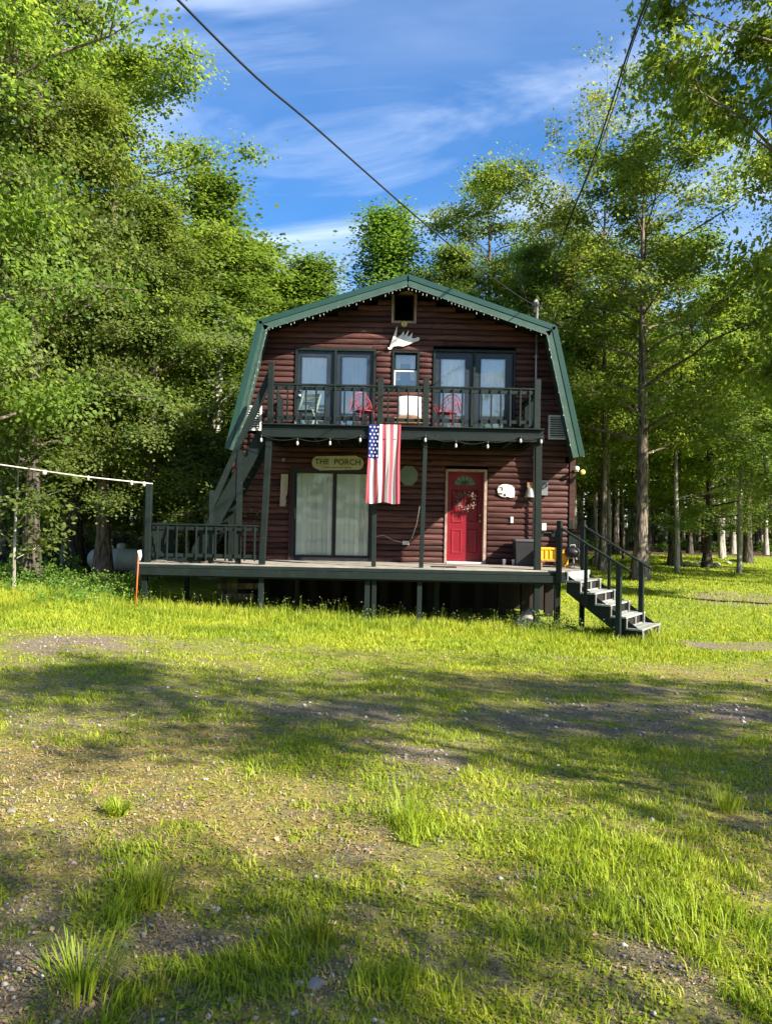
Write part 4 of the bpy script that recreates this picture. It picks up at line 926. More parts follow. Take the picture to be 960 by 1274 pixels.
# pale green folding chair at the balcony left
pc = at(382, 510, 17.3); fc = empty('folding_chair', (pc.x, 17.4, ZB + .004), R(70)); tag(fc, 'pale green wooden folding chair at the left end of the balcony', 'chair')
pg = simple('pale_green_paint', (.13, .18, .15), None, 5, .6)
for sy in (-1, 1):
    for k_, (a_, c_) in enumerate((((-.25, .0), (.22, .88)), ((.25, .0), (-.18, .46)))):
        m_ = MB(); m_.beam((a_[0], sy * (.22 - .03 * k_), a_[1]), (c_[0], sy * (.22 - .03 * k_), c_[1]), .025, .045, Vector((0, 0, 1))); m_.build('leg', pg, fc)
for i in range(5): bm_('seat_slat', pg, fc, (-.18 + i * .085, -.2, .455), (-.18 + i * .085, .2, .455), .07, .018)
for i in range(3): bm_('back_slat', pg, fc, (.14 + i * .04, -.2, .66 + i * .09), (.14 + i * .04, .2, .66 + i * .09), .018, .065)
# bench with white cushion
pc0, pc1 = at(493.5, 510, 17.0).x, at(524, 510, 17.0).x
bc = empty('wooden_bench', ((pc0 + pc1) / 2, 17.1, ZB + .004)); tag(bc, 'low slatted wooden bench in the middle of the balcony under a white cushion', 'bench')
hw = (pc1 - pc0) / 2 + .05
for i in range(4): bm_('seat_slat', 'wood', bc, (-hw, -.2 + i * .125, .26), (hw, -.2 + i * .125, .26), .11, .025)
for i in range(2): bm_('front_slat', 'wood', bc, (-hw, -.24, .08 + i * .09), (hw, -.24, .08 + i * .09), .02, .07)
for sx in (-1, 1):
    for sy in (-1, 1): bx('leg', 'wood', bc, sx * (hw - .05) - .03, sx * (hw - .05) + .03, sy * .19 - .03, sy * .19 + .03, 0, .247)
m_ = MB(); gx, gz_ = 8, 7; vs = []
for sgn in (-1, 1):
    for j in range(gz_ + 1):
        for i in range(gx + 1):
            u_ = i / gx * 2 - 1; v_ = j / gz_ * 2 - 1; th = .012 + .055 * ((1 - u_ ** 4) * (1 - v_ ** 4)) ** .5; vs.append(((pc1 - pc0) / 2 * .97 * u_, -.12 + sgn * th + .05 * v_, .54 + .24 * v_ - .02 * u_ * u_))
st_ = (gx + 1) * (gz_ + 1)
fs = [(s_ * st_ + j * (gx + 1) + i, s_ * st_ + j * (gx + 1) + i + 1, s_ * st_ + (j + 1) * (gx + 1) + i + 1, s_ * st_ + (j + 1) * (gx + 1) + i) for s_ in (0, 1) for j in range(gz_) for i in range(gx)]
m_.add(vs, fs, 0, True)
bd = [j * (gx + 1) for j in range(gz_ + 1)]; bd2 = [j * (gx + 1) + gx for j in range(gz_ + 1)]
for e_ in (bd, bd2, list(range(gx + 1)), [gz_ * (gx + 1) + i for i in range(gx + 1)]):
    for p0, p1 in zip(e_[:-1], e_[1:]): m_.f.append((p0, p1, p1 + st_, p0 + st_)); m_.m.append(0); m_.sm.append(True)
cu_ = m_.build('cushion', 'flag_white'); cu_.location = bc.location; tag(cu_, 'bright white rectangular cushion standing on the wooden balcony bench', 'cushion')

# string lights under the balcony
bulbs = [(325, 541, 549), (370, 545, 556), (410.5, 545, 556), (448, 541, 549), (529, 541, 552), (567, 548, 561), (606.5, 549, 561), (647.5, 542, 553), (673, 543, 556)]
sl = empty('string_lights', (0, YF - .1, ZB - .3)); tag(sl, 'string of clear globe bulbs swagged along the balcony underside', 'string lights')
off = -Vector(sl.location); ys_ = YF - .115
P_ = [at(a_, b__, ys_) for a_, b__, _ in bulbs]; pts = []
for a_, b_ in zip(P_[:-1], P_[1:]):
    for i in range(6): t_ = i / 6; q_ = a_.lerp(b_, t_); q_.z -= .10 * 4 * t_ * (1 - t_) * min(1, (b_.x - a_.x)); pts.append(q_ + off)
pts.append(P_[-1] + off); m_ = MB(); m_.tube(pts, .006, 5); m_.build('cable', 'cable', sl)
for (a_, b__, c__) in bulbs:
    p_ = at(a_, b__, ys_) + off; m_ = MB(); m_.lathe([(.016, 0), (.02, -.01), (.02, -.06), (.015, -.065)], p_, 8); so2 = m_.build('socket', 'black', sl)
    m_ = MB(); m_.lathe([(.012, -.06), (.020, -.08), (.026, -.11), (.020, -.14), (.006, -.152)], p_, 10); m_.build('bulb', 'cord', so2)
# icicle lights along the rake
il = empty('icicle_lights', (MID, YR - .08, KN[1])); tag(il, 'white icicle light string clipped along the front edge of the roof', 'string lights')
m_ = MB(); md_ = MB()
for i in range(4):
    (xa, za_), (xb, zb_) = slope_pt(i), slope_pt(i + 1)
    d_ = Vector((xb - xa, 0, zb_ - za_)); ln = d_.length; d_.normalize(); nrm = Vector((-d_.z, 0, d_.x)); pts = []
    nn = int(ln / .09)
    for j in range(nn + 1):
        q_ = Vector((xa, 0, za_)) + d_ * (.1 + (ln - .2) * j / nn) - nrm * (.25 + .012 * math.sin(j * 2.1)) - Vector((MID, 0, KN[1])); pts.append(q_)
        if j % (1 if i in (1, 2) else 2) == 0 and random.random() < .62:
            h_ = random.uniform(.02, .10); md_.box(q_.x - .0045, q_.x + .0045, -.0045, .0045, q_.z - h_, q_.z - h_ * .5)
    m_.tube(pts, .0035, 5)
m_.build('cord', 'grey', il); md_.build('drop_light', 'cord', il)['kind'] = 'stuff'
# porch objects
pb0 = at(653, 703, YW - .45); bn = empty('storage_bin', (pb0.x, YW - .45, ZD + .004)); tag(bn, 'dark grey square storage bin on the porch between the red door and right post', 'bin')
m_ = MB(); w2 = .27; m_.add([(-w2 * .9, -.24, 0), (w2 * .9, -.24, 0), (w2 * .9, .24, 0), (-w2 * .9, .24, 0), (-w2, -.27, .56), (w2, -.27, .56), (w2, .27, .56), (-w2, .27, .56)], [(0, 3, 2, 1), (0, 1, 5, 4), (1, 2, 6, 5), (2, 3, 7, 6), (3, 0, 4, 7), (4, 5, 6, 7)]); m_.build('bin_body', 'black', bn)
bx('bin_lid', simple('grey_lid', (.10, .10, .11), None, 5, .5), bn, -.29, .29, -.29, .29, .563, .61, bev=.012)
for px_ in (627, 638.5):
    p_ = at(px_, 701, YW - .5); m_ = MB(); m_.lathe([(.035, 0), (.042, .12), (.046, .125), (.046, .135)], (p_.x, p_.y, ZD + .004), 12); o = m_.build('white_cup', 'white')
    tag(o, 'small white cup on the porch floor, ' + ('left one nearer the red door' if px_ < 630 else 'right one beside the grey bin'), 'cup', 'cups on the porch')
p_ = at(682.5, 704, 17.4); tb = empty('wooden_stool', (p_.x, 17.5, ZD + .004)); tag(tb, 'low brown wooden stool on the porch behind the right post under an amber crate', 'stool')
bx('seat', 'wood', tb, -.22, .22, -.18, .18, .13, .16, bev=.006)
for sx in (-1, 1):
    for sy in (-1, 1): bx('leg', 'wood', tb, sx * .18 - .02, sx * .18 + .02, sy * .14 - .02, sy * .14 + .02, 0, .128)
cr = empty('plastic_crate', (p_.x, 17.5, ZD + .166)); tag(cr, 'amber yellow plastic crate on the wooden stool at the right end of the porch', 'crate')
m_ = MB(); m_.box(-.2, .2, -.16, .16, 0, .02)
for x_ in (-.2, -.1, 0, .1, .185): m_.box(x_, x_ + .015, -.16, -.145, .02, .27); m_.box(x_, x_ + .015, .145, .16, .02, .27)
m_.box(-.21, .21, -.165, -.14, .24, .28); m_.box(-.21, .21, .14, .165, .24, .28); m_.box(-.21, -.185, -.14, .14, .02, .28); m_.box(.185, .21, -.14, .14, .02, .28); m_.build('crate_frame', 'yellow', cr)
bx('crate_liner', 'yellow', cr, -.18, .18, -.138, .138, .024, .22)
p_ = at(702, 700, 17.7); m_ = MB(); m_.lathe([(.10, 0), (.115, .02), (.115, .24), (.09, .30), (.04, .33), (.04, .37)], (p_.x, 17.8, ZD + .004), 14); tag(m_.build('yellow_jug', 'yellow'), 'tall round amber jug on the porch right of the crate', 'jug')
p_ = at(714, 702, 17.4); gr = empty('small_grill', (p_.x - .02, 17.5, ZD + .004)); tag(gr, 'small black round grill near the top of the front stairs', 'grill')
m_ = MB(); m_.lathe([(.05, .22), (.15, .26), (.19, .34), (.19, .36), (.14, .43), (.04, .47)], (0, 0, 0), 16); m_.build('bowl', 'black', gr)
for i in range(3): m_ = MB(); a_ = i * 2.094 + .5; m_.tube([(.1 * math.cos(a_), .1 * math.sin(a_), .26), (.2 * math.cos(a_), .2 * math.sin(a_), 0)], .01, 6); m_.build('leg', 'grey', gr)
m_ = MB(); m_.tube([(-.06, -.02, .46), (-.05, -.02, .51), (.05, -.02, .51), (.06, -.02, .46)], .009, 6); m_.build('handle', 'white', gr)
p_ = at(552, 707, YF + .25); tag(bx('door_mat', 'black', None, p_.x - .27, p_.x + .27, YF + .2, YF + .5, ZD + .006, ZD + .02), 'thin black mat lying on the porch boards in front of the red door', 'mat')
# cord and small box on the wall
p_ = at(505, 675, YW); cbx = empty('junction_box', (p_.x, YW - .1, p_.z)); tag(cbx, 'small pale outlet box with white cord low on the logs left of the red door', 'outlet box')
m_ = MB(); m_.box(-.09, .07, -.03, .03, -.05, .04, bev=.006); m_.build('box_body', 'cord', cbx)
q_ = at(522, 629, YF + .16) - Vector(cbx.location); m_ = MB(); m_.tube([(0.05, 0, 0), (.12, -.25, .1), (.2, -1.0, .45), tuple(q_)], .006, 5); m_.build('cord', 'cord', cbx)
m_ = MB(); m_.tube([(-.08, 0, 0), (-.3, .02, .05), (-.55, .03, .17), (-.75, .03, .12)], .006, 5); m_.build('cord', 'cord', cbx)

# small fittings visible on doors/walls at left
r_ = rect(338.5, 595, 341, 602); 
p_ = at(353, 572, YW); m_ = MB(); m_.lathe([(.05, 0), (.05, -.03), (.02, -.06)], (p_.x, YW - .07, p_.z), 12, axis='Y'); tag(m_.build('wall_lamp', 'grey'), 'small round grey wall lamp in the shade above the driftwood plaque', 'lamp')

# under the porch: tarp covered pile and boards
p_ = ground_at(672, 764); tp = MB(); vs = []
for j in range(7):
    for i in range(9):
        u_ = i / 8 * 2 - 1; v_ = j / 6 * 2 - 1; vs.append((u_ * .42, v_ * .35, max(0, .5 * (1 - abs(u_ + .2 * v_)) * (1 - v_ * v_ * .6)) + .03 * math.sin(9 * u_ + 5 * v_)))
tp.add(vs, [(j * 9 + i, j * 9 + i + 1, (j + 1) * 9 + i + 1, (j + 1) * 9 + i) for j in range(6) for i in range(8)], 0, True)
o = tp.build('tarp_pile', simple('pale_pink_tarp', (.6, .5, .45), (.4, .32, .28), 4, .6)); o.location = (3.15, 16.75, g1(3.15, 16.75)); tag(o, 'pale crumpled tarp over a pile under the right end of the porch', 'tarp')
for i, (a_, b_, lab) in enumerate((((-3.7, 17.1, -.12), (-2.9, 17.1, -.1), 'weathered board lying under the left of the porch, lower one'), ((-3.75, 17.25, .1), (-2.7, 17.25, .12), 'weathered board propped under the left of the porch, upper one'))):
    m_ = MB(); m_.beam(a_, b_, .03, .13); tag(m_.build('loose_board', 'bark_dark'), lab, 'board', 'boards under the porch')

# utility cables
def cable(pts, r_, name, label, cat='cable', sub=8, mat='cable'):
    pts = [Vector(p_) for p_ in pts]; out_ = []
    for i in range(len(pts) - 1):
        p0 = pts[max(i - 1, 0)]; p1 = pts[i]; p2 = pts[i + 1]; p3 = pts[min(i + 2, len(pts) - 1)]
        for k_ in range(sub):
            t_ = k_ / sub; out_.append(.5 * ((2 * p1) + (p2 - p0) * t_ + (2 * p0 - 5 * p1 + 4 * p2 - p3) * t_ * t_ + (3 * p1 - p0 - 3 * p2 + p3) * t_ ** 3))
    out_.append(pts[-1]); m_ = MB(); m_.tube(out_, r_, 6); o = m_.build(name, mat); tag(o, label, cat); return o
cable([(-9.6, -12, 8.2), (-4.3, 0, 6.0), at(222, 0, 6.0), at(400, 165, 8.12), at(560, 305, 11.9), at(640, 365, 15.5), (mx_ - .1, ymst - .12, pt_.z + .06)], .011, 'power_line', 'black twisted power line running down from upper left to the roof mast')
cable([(1.5, -4, 8.0), (2.7, 4, 8.05), at(804, 0, 10), at(760, 130, 13.6), at(735, 205, 16.8), at(711, 265, 22), at(690, 320, 30)], .016, 'overhead_cable', 'thicker dark overhead cable running up beside the tall airy tree at right')
cable([(1.8, -4, 8.0), (3.0, 4, 8.05), at(808, 0, 10), at(764, 130, 13.6), at(737, 205, 16.8), at(712, 265, 22), at(690.5, 322, 30)], .009, 'overhead_cable', 'thinner dark overhead cable just right of the thicker one')
# white cord to the left with sockets
pr = at(190, 602, YP); ro = empty('light_cord', tuple(pr)); tag(ro, 'white light cord with hanging sockets strung from the left porch post out of frame', 'cord')
A_ = Vector((0, 0, 0)); B_ = at(0, 578, 15.4) - pr; C_ = at(-260, 520, 14.4) - pr
pts = [A_, A_.lerp(B_, .5) + Vector((0, 0, -.03)), B_, B_.lerp(C_, .5) + Vector((0, 0, -.01)), C_]; m_ = MB(); m_.tube(pts, .014, 7); m_.build('cord', 'cord', ro)
for t_, s_ in ((.72, 1.6), (.435, .8), (.145, 1.), (.06, 1.1)):
    q_ = A_.lerp(B_, t_) + Vector((0, 0, -.12 * t_ * (1 - t_))); m_ = MB(); m_.lathe([(.02 * s_, .03), (.025 * s_, .0), (.03 * s_, -.04), (.02 * s_, -.07)], q_, 8); m_.build('socket', 'cord', ro)
# propane tank
p_ = at(140, 700, 22.5); gzt = g1(p_.x, 22.5); tk = empty('propane_tank', (p_.x + .25, 22.5, gzt), R(-12)); tag(tk, 'pale grey horizontal propane tank in the shade left of the porch', 'propane tank')
r_ = .33; prof = [(.02, -1.05)] + [(r_ * math.sin(a_), -.72 - .33 * math.cos(a_)) for a_ in (.35, .7, 1.0, 1.3)] + [(r_, -.72), (r_, .0), (r_ * 1.004, .003), (r_ * 1.004, .02), (r_, .022), (r_, .72)] + [(r_ * math.sin(a_), .72 + .33 * math.cos(a_)) for a_ in (1.3, 1.0, .7, .35)] + [(.02, 1.05)]
m_ = MB(); m_.lathe(prof, (0, 0, .5), 24, axis='X'); m_.build('tank_body', 'tank', tk)
m_ = MB(); m_.lathe([(.13, .80), (.13, .93), (.11, .97), (.04, .99)], (0, 0, 0), 16); m_.build('valve_dome', 'tank', tk)
for sx in (-1, 1): bx('foot', 'tank', tk, sx * .5 - .04, sx * .5 + .04, -.22, .22, 0, .22)
# marker stake
p0 = ground_at(168.5, 757); p1 = at(172.5, 690, p0.y); stk = empty('marker_stake', (p0.x, p0.y, p0.z)); tag(stk, 'thin orange red stake standing in the grass at the left end of the porch', 'stake')
m_ = MB(); m_.tube([(0, 0, -.1), tuple(p1 - p0)], .013, 6); m_.build('rod', 'marker', stk)
q_ = p1 - p0; m_ = MB(); m_.add([q_ + Vector((-.02, -.02, .08)), q_ + Vector((.05, 0, .1)), q_ + Vector((.04, -.02, -.12)), q_ + Vector((-.01, .02, -.2)), q_ + Vector((.06, .02, -.02))], [(0, 1, 4), (0, 4, 2), (0, 2, 3)]); m_.build('ribbon', 'white', stk)

# ------------------------------------------------------------------ trees
def leaves_mesh(C, n_per, spread, size, flat, seed, lobes=1, up_bias=1.2, droop=.3):
    """C: (k,3) spray centres; returns verts, quads"""
    rg = np.random.default_rng(seed); k = len(C); n = k * n_per
    N0 = rg.normal(size=(k, 3)) * .42; N0[:, 2] = 1.0; ctr = C.mean(0); outw = C - ctr; outw /= np.linalg.norm(outw, axis=1, keepdims=True) + 1e-6; N0 += outw * .45
    N0 /= np.linalg.norm(N0, axis=1, keepdims=True); Nr = np.repeat(N0, n_per, 0); size_k = np.repeat(rg.uniform(.8, 1.2, (k, 1)), n_per, 0)
    c = np.repeat(C, n_per, 0); o = rg.normal(size=(n, 3)) * spread * np.repeat(rg.uniform(.6, 1.25, (k, 1)), n_per, 0); o -= Nr * ((o * Nr).sum(1, keepdims=True) * (1 - flat * .55)); c = c + o
    nrm = Nr * (.55 + up_bias * .45) + rg.normal(size=(n, 3)) * .42; nrm /= np.linalg.norm(nrm, axis=1, keepdims=True)
    a = np.stack([o[:, 0], o[:, 1], np.zeros(n)], -1) + rg.normal(size=(n, 3)) * spread * .6; a[:, 2] -= droop * spread
    a -= nrm * (a * nrm).sum(1, keepdims=True); a /= np.linalg.norm(a, axis=1, keepdims=True) + 1e-9
    s = size * size_k * rg.uniform(.6, 1.25, (n, 1)); V = []; Fq = []
    for q in range(lobes):
        an = (q - (lobes - 1) / 2) * .95; bt = np.cross(nrm, a)
        aa = a * math.cos(an) + bt * math.sin(an); bb = np.cross(nrm, aa); sc = s * (1 if q == (lobes - 1) / 2 else .8)
        wd = .36 if lobes == 1 else .26
        V.append(np.stack([c, c + aa * sc * .5 + bb * sc * wd - nrm * sc * .06, c + aa * sc - nrm * sc * .10, c + aa * sc * .5 - bb * sc * wd - nrm * sc * .06], 1).reshape(-1, 3))
    V = np.concatenate(V); return V, np.arange(len(V)).reshape(-1, 4)
def grow(seed, H, cb, Rc, shape, nl, tr, lean=(0, 0), limb_up=.35, twigs=6, sub=3, bare=False, fork=0):
    rg = random.Random(seed); tb = MB(); C = []
    npt = 12; ph = rg.uniform(0, 6); trunk = []; rad = []
    for i in range(npt + 1):
        t_ = i / npt; trunk.append(Vector((lean[0] * t_ * H + .12 * math.sin(t_ * 5 + ph) * t_ * H / 10, lean[1] * t_ * H + .12 * math.cos(t_ * 4 + ph) * t_ * H / 10, t_ * H)))
        fl_ = 1 + .55 * max(0, 1 - t_ * npt / .9); rad.append(max(.012, tr * (1 - t_ * .93) ** .9 * fl_))
    trunk.insert(0, trunk[0] - Vector((0, 0, .35))); rad.insert(0, rad[0] * 1.15)
    tb.tube(trunk, rad, 10)
    def tp(t_): 
        f_ = t_ * npt; i = min(int(f_), npt - 1); return trunk[i + 1].lerp(trunk[i + 2], f_ - i)
    for i in range(nl):
        t_ = (cb + (H - cb) * ((i + rg.random()) / nl) ** .9) / H; t_ = min(t_, .985); u_ = (t_ * H - cb) / (H - cb)
        if shape == 'oval': rr_ = Rc * math.sqrt(max(.02, 1 - (2 * u_ - .85) ** 2 / 1.35))
        elif shape == 'cone': rr_ = Rc * (1.02 - u_) ** .75
        elif shape == 'pine': rr_ = Rc * (1.03 - u_)
        elif shape == 'spire': rr_ = Rc * max(.08, 1.04 - u_) ** 1.05
        else: rr_ = Rc * (.55 + .6 * math.sin(math.pi * min(1, u_ * .9 + .1)))
        rr_ *= rg.uniform(.5, 1.28); az = i * 2.4 + rg.uniform(-.5, .5); b0 = tp(t_)
        upn = limb_up + .5 * u_ if shape != 'pine' else -.08
        d_ = Vector((math.cos(az), math.sin(az), upn + rg.uniform(-.1, .15))).normalized(); pts = [b0]; m = 5
        for s_ in range(1, m + 1):
            q = pts[-1] + d_ * (rr_ / m) + Vector((rg.gauss(0, .04), rg.gauss(0, .04), rg.gauss(0, .04))) * rr_ / 2; d_ = (d_ + Vector((0, 0, -.06 if shape != 'tall' else .05)) + Vector((rg.gauss(0, .07), rg.gauss(0, .07), 0))).normalized(); pts.append(q)
        r0_ = max(.012, min(tr * (1 - t_ * .9) * .5, .02 + rr_ * .013)); tb.tube(pts, [r0_ * (1 - .17 * s_) for s_ in range(m + 1)], 5, caps=False)
        for w_ in range(twigs):
            s_ = rg.uniform(.25, 1.0); f_ = s_ * m; j = min(int(f_), m - 1); p0 = pts[j].lerp(pts[j + 1], f_ - j)
            dd = (pts[j + 1] - pts[j]).normalized(); sd_ = dd.cross(Vector((0, 0, 1))).normalized() * rg.choice((-1, 1)); ll = rr_ * rg.uniform(.18, .42) * (1.25 - s_ * .6)
            td = (dd * .6 + sd_ * rg.uniform(.4, 1) + Vector((0, 0, rg.uniform(-.15, .45)))).normalized(); e_ = p0 + td * ll
            tb.tube([p0, p0.lerp(e_, .5) + Vector((0, 0, .03)), e_], [r0_ * .35, r0_ * .25, .005], 4, caps=False)
            for k_ in range(sub): C.append(tuple(p0.lerp(e_, .35 + .65 * (k_ + rg.random()) / sub) + Vector((rg.gauss(0, .1), rg.gauss(0, .1), rg.gauss(0, .06)))))
        C.append(tuple(pts[-1]))
    for q in range(8): C.append(tuple(tp(.99 - .04 * rg.random()) + Vector((rg.gauss(0, .15), rg.gauss(0, .15), rg.gauss(0, .2)))))
    return tb, np.array(C)
SPEC = {}
def species(key, leafmat, barkmat, n_per, spread, size, flat, lobes=1, seed=1, up_bias=1.2, **kw):
    tb, C = grow(seed, **kw)
    V, Q = leaves_mesh(C, n_per, spread, size, flat, seed, lobes, up_bias)
    me = np_mesh(key + '_crown', V, Q, M[leafmat])
    t_ = MB(); t_.v, t_.f, t_.m, t_.sm = tb.v, tb.f, tb.m, tb.sm
    o = t_.build(key + '_trunk', barkmat, fixn=False); tm = o.data; bpy.data.objects.remove(o)
    SPEC[key] = (tm, me, kw['H'])
NT = 0
def plant(key, x, y, rz, s, label, group=None, name='broadleaf_tree', cat='tree', sz=None, zoff=0, tilt=0, gz=None):
    tm, cm, H = SPEC[key]; r_ = empty(name, (x, y, (g1(x, y) if gz is None else gz) + zoff), rz); r_.scale = (s, s, sz or s); r_.rotation_euler[0] = tilt
    for nm, me in (('trunk', tm), ('crown', cm)):
        if me is None: continue
        o = bpy.data.objects.new(nm, me); COL.objects.link(o); o.parent = r_
    tag(r_, label, cat, group); return r_
species('maple_a', 'leaf_maple', 'bark', 74, .34, .115, .42, seed=3, H=15, cb=2.6, Rc=4.0, shape='oval', nl=34, tr=.22, twigs=6, sub=3)
species('maple_b', 'leaf_beech', 'bark_dark', 76, .36, .105, .36, seed=5, H=14, cb=1.8, Rc=3.8, shape='cone', nl=38, tr=.19, limb_up=.22, twigs=6, sub=3)
species('maple_c', 'leaf_maple', 'bark', 52, .30, .115, .6, seed=8, H=13, cb=2.4, Rc=2.7, shape='cone', nl=36, tr=.16, limb_up=1.0, twigs=6, sub=3)
species('poplar', 'leaf_poplar', 'bark_grey', 46, .26, .105, .8, seed=13, H=13, cb=1.6, Rc=2.3, shape='cone', nl=42, tr=.15, limb_up=.8, twigs=6, sub=2)
species('spire', 'leaf_poplar', 'bark', 56, .30, .095, .8, seed=61, H=14, cb=2.0, Rc=3.4, shape='spire', nl=60, tr=.15, limb_up=.95, twigs=6, sub=2)
species('shade_tree', 'leaf_maple', 'bark', 19, .28, .12, .5, seed=67, H=7, cb=3.5, Rc=2.7, shape='oval', nl=20, tr=.11, twigs=6, sub=3)
species('airy', 'leaf_airy', 'bark', 15, .24, .105, .9, seed=17, H=15, cb=4.5, Rc=3.4, shape='tall', nl=24, tr=.11, limb_up=1.1, twigs=6, sub=3)
species('wood_a', 'leaf_far', 'bark_dark', 26, .45, .20, .5, seed=23, H=15, cb=5.0, Rc=3.2, shape='oval', nl=22, tr=.17, twigs=5, sub=3)
species('wood_b', 'leaf_far', 'bark_grey', 26, .45, .19, .5, seed=29, H=16, cb=6.5, Rc=2.8, shape='oval', nl=20, tr=.13, limb_up=.5, twigs=5, sub=3)
species('hemlock', 'needle', 'bark_dark', 34, .26, .11, .22, seed=31, H=14, cb=1.5, Rc=2.8, shape='pine', nl=46, tr=.17, twigs=6, sub=3, up_bias=.8)
species('sapling', 'leaf_beech', 'bark_grey', 36, .22, .10, .4, seed=37, H=3.6, cb=.6, Rc=1.3, shape='oval', nl=14, tr=.03, limb_up=.5, twigs=4, sub=2)
species('near_maple', 'leaf_maple_lit', 'bark', 96, .36, .125, .38, lobes=3, seed=43, H=14, cb=3.4, Rc=4.6, shape='oval', nl=32, tr=.20, lean=(-.24, .02), twigs=7, sub=3)
species('big_maple', 'leaf_maple', 'bark', 64, .36, .14, .40, seed=47, H=16, cb=4.6, Rc=5.2, shape='oval', nl=34, tr=.27, twigs=7, sub=3)

def X_(px, Y): return (px - CX) / F_PX * Y
T = [  # key, px, Y, rot, scale, zscale, label
 ('maple_a', -60, 15.0, .3, .92, 1.1, 'tall leafy tree at the far left edge reaching above the frame'),
 ('maple_b', 40, 18.5, 1.7, .98, 1.18, 'broad light green tree at upper left with layered drooping branches'),
 ('maple_a', 130, 21.5, 3.9, .98, .95, 'full round-crowned tree left of the cabin, second behind the light cord'),
 ('maple_b', 185, 20.5, 5.1, .80, .72, 'mid-height leafy tree above the left porch railing with low branches'),
 ('poplar', 262, 24.0, 2.2, 1.55, .96, 'dark green pointed tree standing just left of the gambrel roof'),
 ('maple_c', 215, 25.5, .8, .85, .80, 'slim tree between the pointed dark tree and the big left trees'),
 ('maple_b', 95, 23.5, .9, 1.15, 1.12, 'light green layered tree filling the gap between the two big left trees'),
 ('maple_b', -25, 20.0, 2.9, 1.15, 1.2, 'broad tree with low boughs partly cut by the left edge of the view'),
 ('maple_c', 235, 28.0, 2.9, 1.35, .92, 'leafy tree just behind the dark pointed tree left of the roof'),
 ('sapling', 20, 16.8, .5, 1.2, 1.1, 'leafy sapling low at the left edge under the light cord'),
 ('sapling', 235, 21.0, 2.5, 1.25, 1.2, 'leafy sapling close to the left eave of the cabin'),
 ('spire', 385, 31.0, 1.1, 1.6, .88, 'yellow green tree showing above the left slope of the roof'),
 ('spire', 338, 33.0, 4.0, 1.2, .86, 'small dark topped tree beyond the left corner of the roof'),
 ('spire', 482, 33.0, 3.3, 1.75, 1.06, 'pointed green tree rising behind the left of the roof ridge'),
 ('maple_a', 600, 33.0, 2.9, 1.05, 1.08, 'full green tree behind the right slope of the roof'),
 ('maple_b', 655, 29.5, .4, .80, .90, 'dense green tree behind the service mast'),
 ('airy', 750, 30.5, 1.0, 1.15, 1.22, 'tall airy tree with sparse pale leaves against the sky at right'),
 ('maple_b', 565, 31.0, 1.9, 1.0, .93, 'broad green tree showing just right of the ridge'),
 ('maple_a', 720, 35.0, 5.2, 1.0, .98, 'dense green tree behind the two airy trees'),
 ('maple_a', 840, 34.0, 2.2, 1.05, .92, 'full tree behind and right of the big trunk'),
 ('maple_b', 930, 37.0, 1.2, 1.1, .90, 'broad layered tree at the back of the lawn near the right edge'),
 ('maple_c', 640, 36.0, .2, 1.2, 1.0, 'tall green tree beyond the right half of the roof'),
 ('airy', 690, 29.0, 2.4, .85, .92, 'second sparse pale-leaved tree close behind the right roof edge'),
 ('big_maple', 797, 27.0, .6, .95, .90, 'large old tree with thick furrowed trunk on the lawn behind the front stairs'),
 ('maple_c', 700, 31.0, 2.1, 1.05, .95, 'leafy tree filling the gap right of the lower roof edge'),
 ('near_maple', 1150, 19.5, .0, 1.08, 1.4, 'big sunlit maple at the right edge with trunk at the frame edge'),
 ('maple_a', 1045, 25.0, 1.4, 1.0, .95, 'leafy tree low behind the bright maple at the right edge'),
 ('maple_b', 880, 33.0, 3.4, .9, .62, 'shorter spreading tree at the far side of the lawn on the right'),
 ('maple_b', 1010, 29.0, 4.4, 1.0, .75, 'spreading tree with low boughs at the right edge of the lawn'),
]
for k_, px_, y_, rz_, s_, sz_, lab in T: plant(k_, X_(px_, y_), y_, rz_, s_, lab, sz=sz_, name={'hemlock': 'hemlock_tree', 'sapling': 'sapling', 'poplar': 'poplar_tree'}.get(k_, 'broadleaf_tree'))
# trees standing right of and behind the photographer: they throw the dappled shade on the yard
for k_, x_, y_, rz_, s_, sz_, lab in (('shade_tree', 10.1, 2.9, 1.2, 1.0, 1.0, 'low wide leafy tree at the right edge of the yard beside the drive'),
                                     ('shade_tree', 7.1, 1.3, 2.9, .9, 1.22, 'taller wide leafy tree just right of the photographer'),
                                     ('shade_tree', 10.0, .3, 4.4, .8, .9, 'wide leafy tree right of the photographer, farther from the lens'),
                                     ('shade_tree', 5.6, -1.8, 5.5, .7, .75, 'wide leafy tree behind the photographer on the right'),
                                     ('shade_tree', 2.2, -3.4, .4, 1.0, .9, 'wide leafy tree straight behind the photographer')):
    plant(k_, x_, y_, rz_, s_, lab, sz=sz_)
rgb_ = random.Random(4)
for i in range(20):
    plant(rgb_.choice(('maple_a', 'maple_b', 'maple_c')), -30 + 3.1 * i + rgb_.uniform(-1, 1), rgb_.uniform(-32, -22), rgb_.uniform(0, 6), .8, 'tree across the road behind the photographer', 'trees across the road', sz=rgb_.uniform(.6, .75))

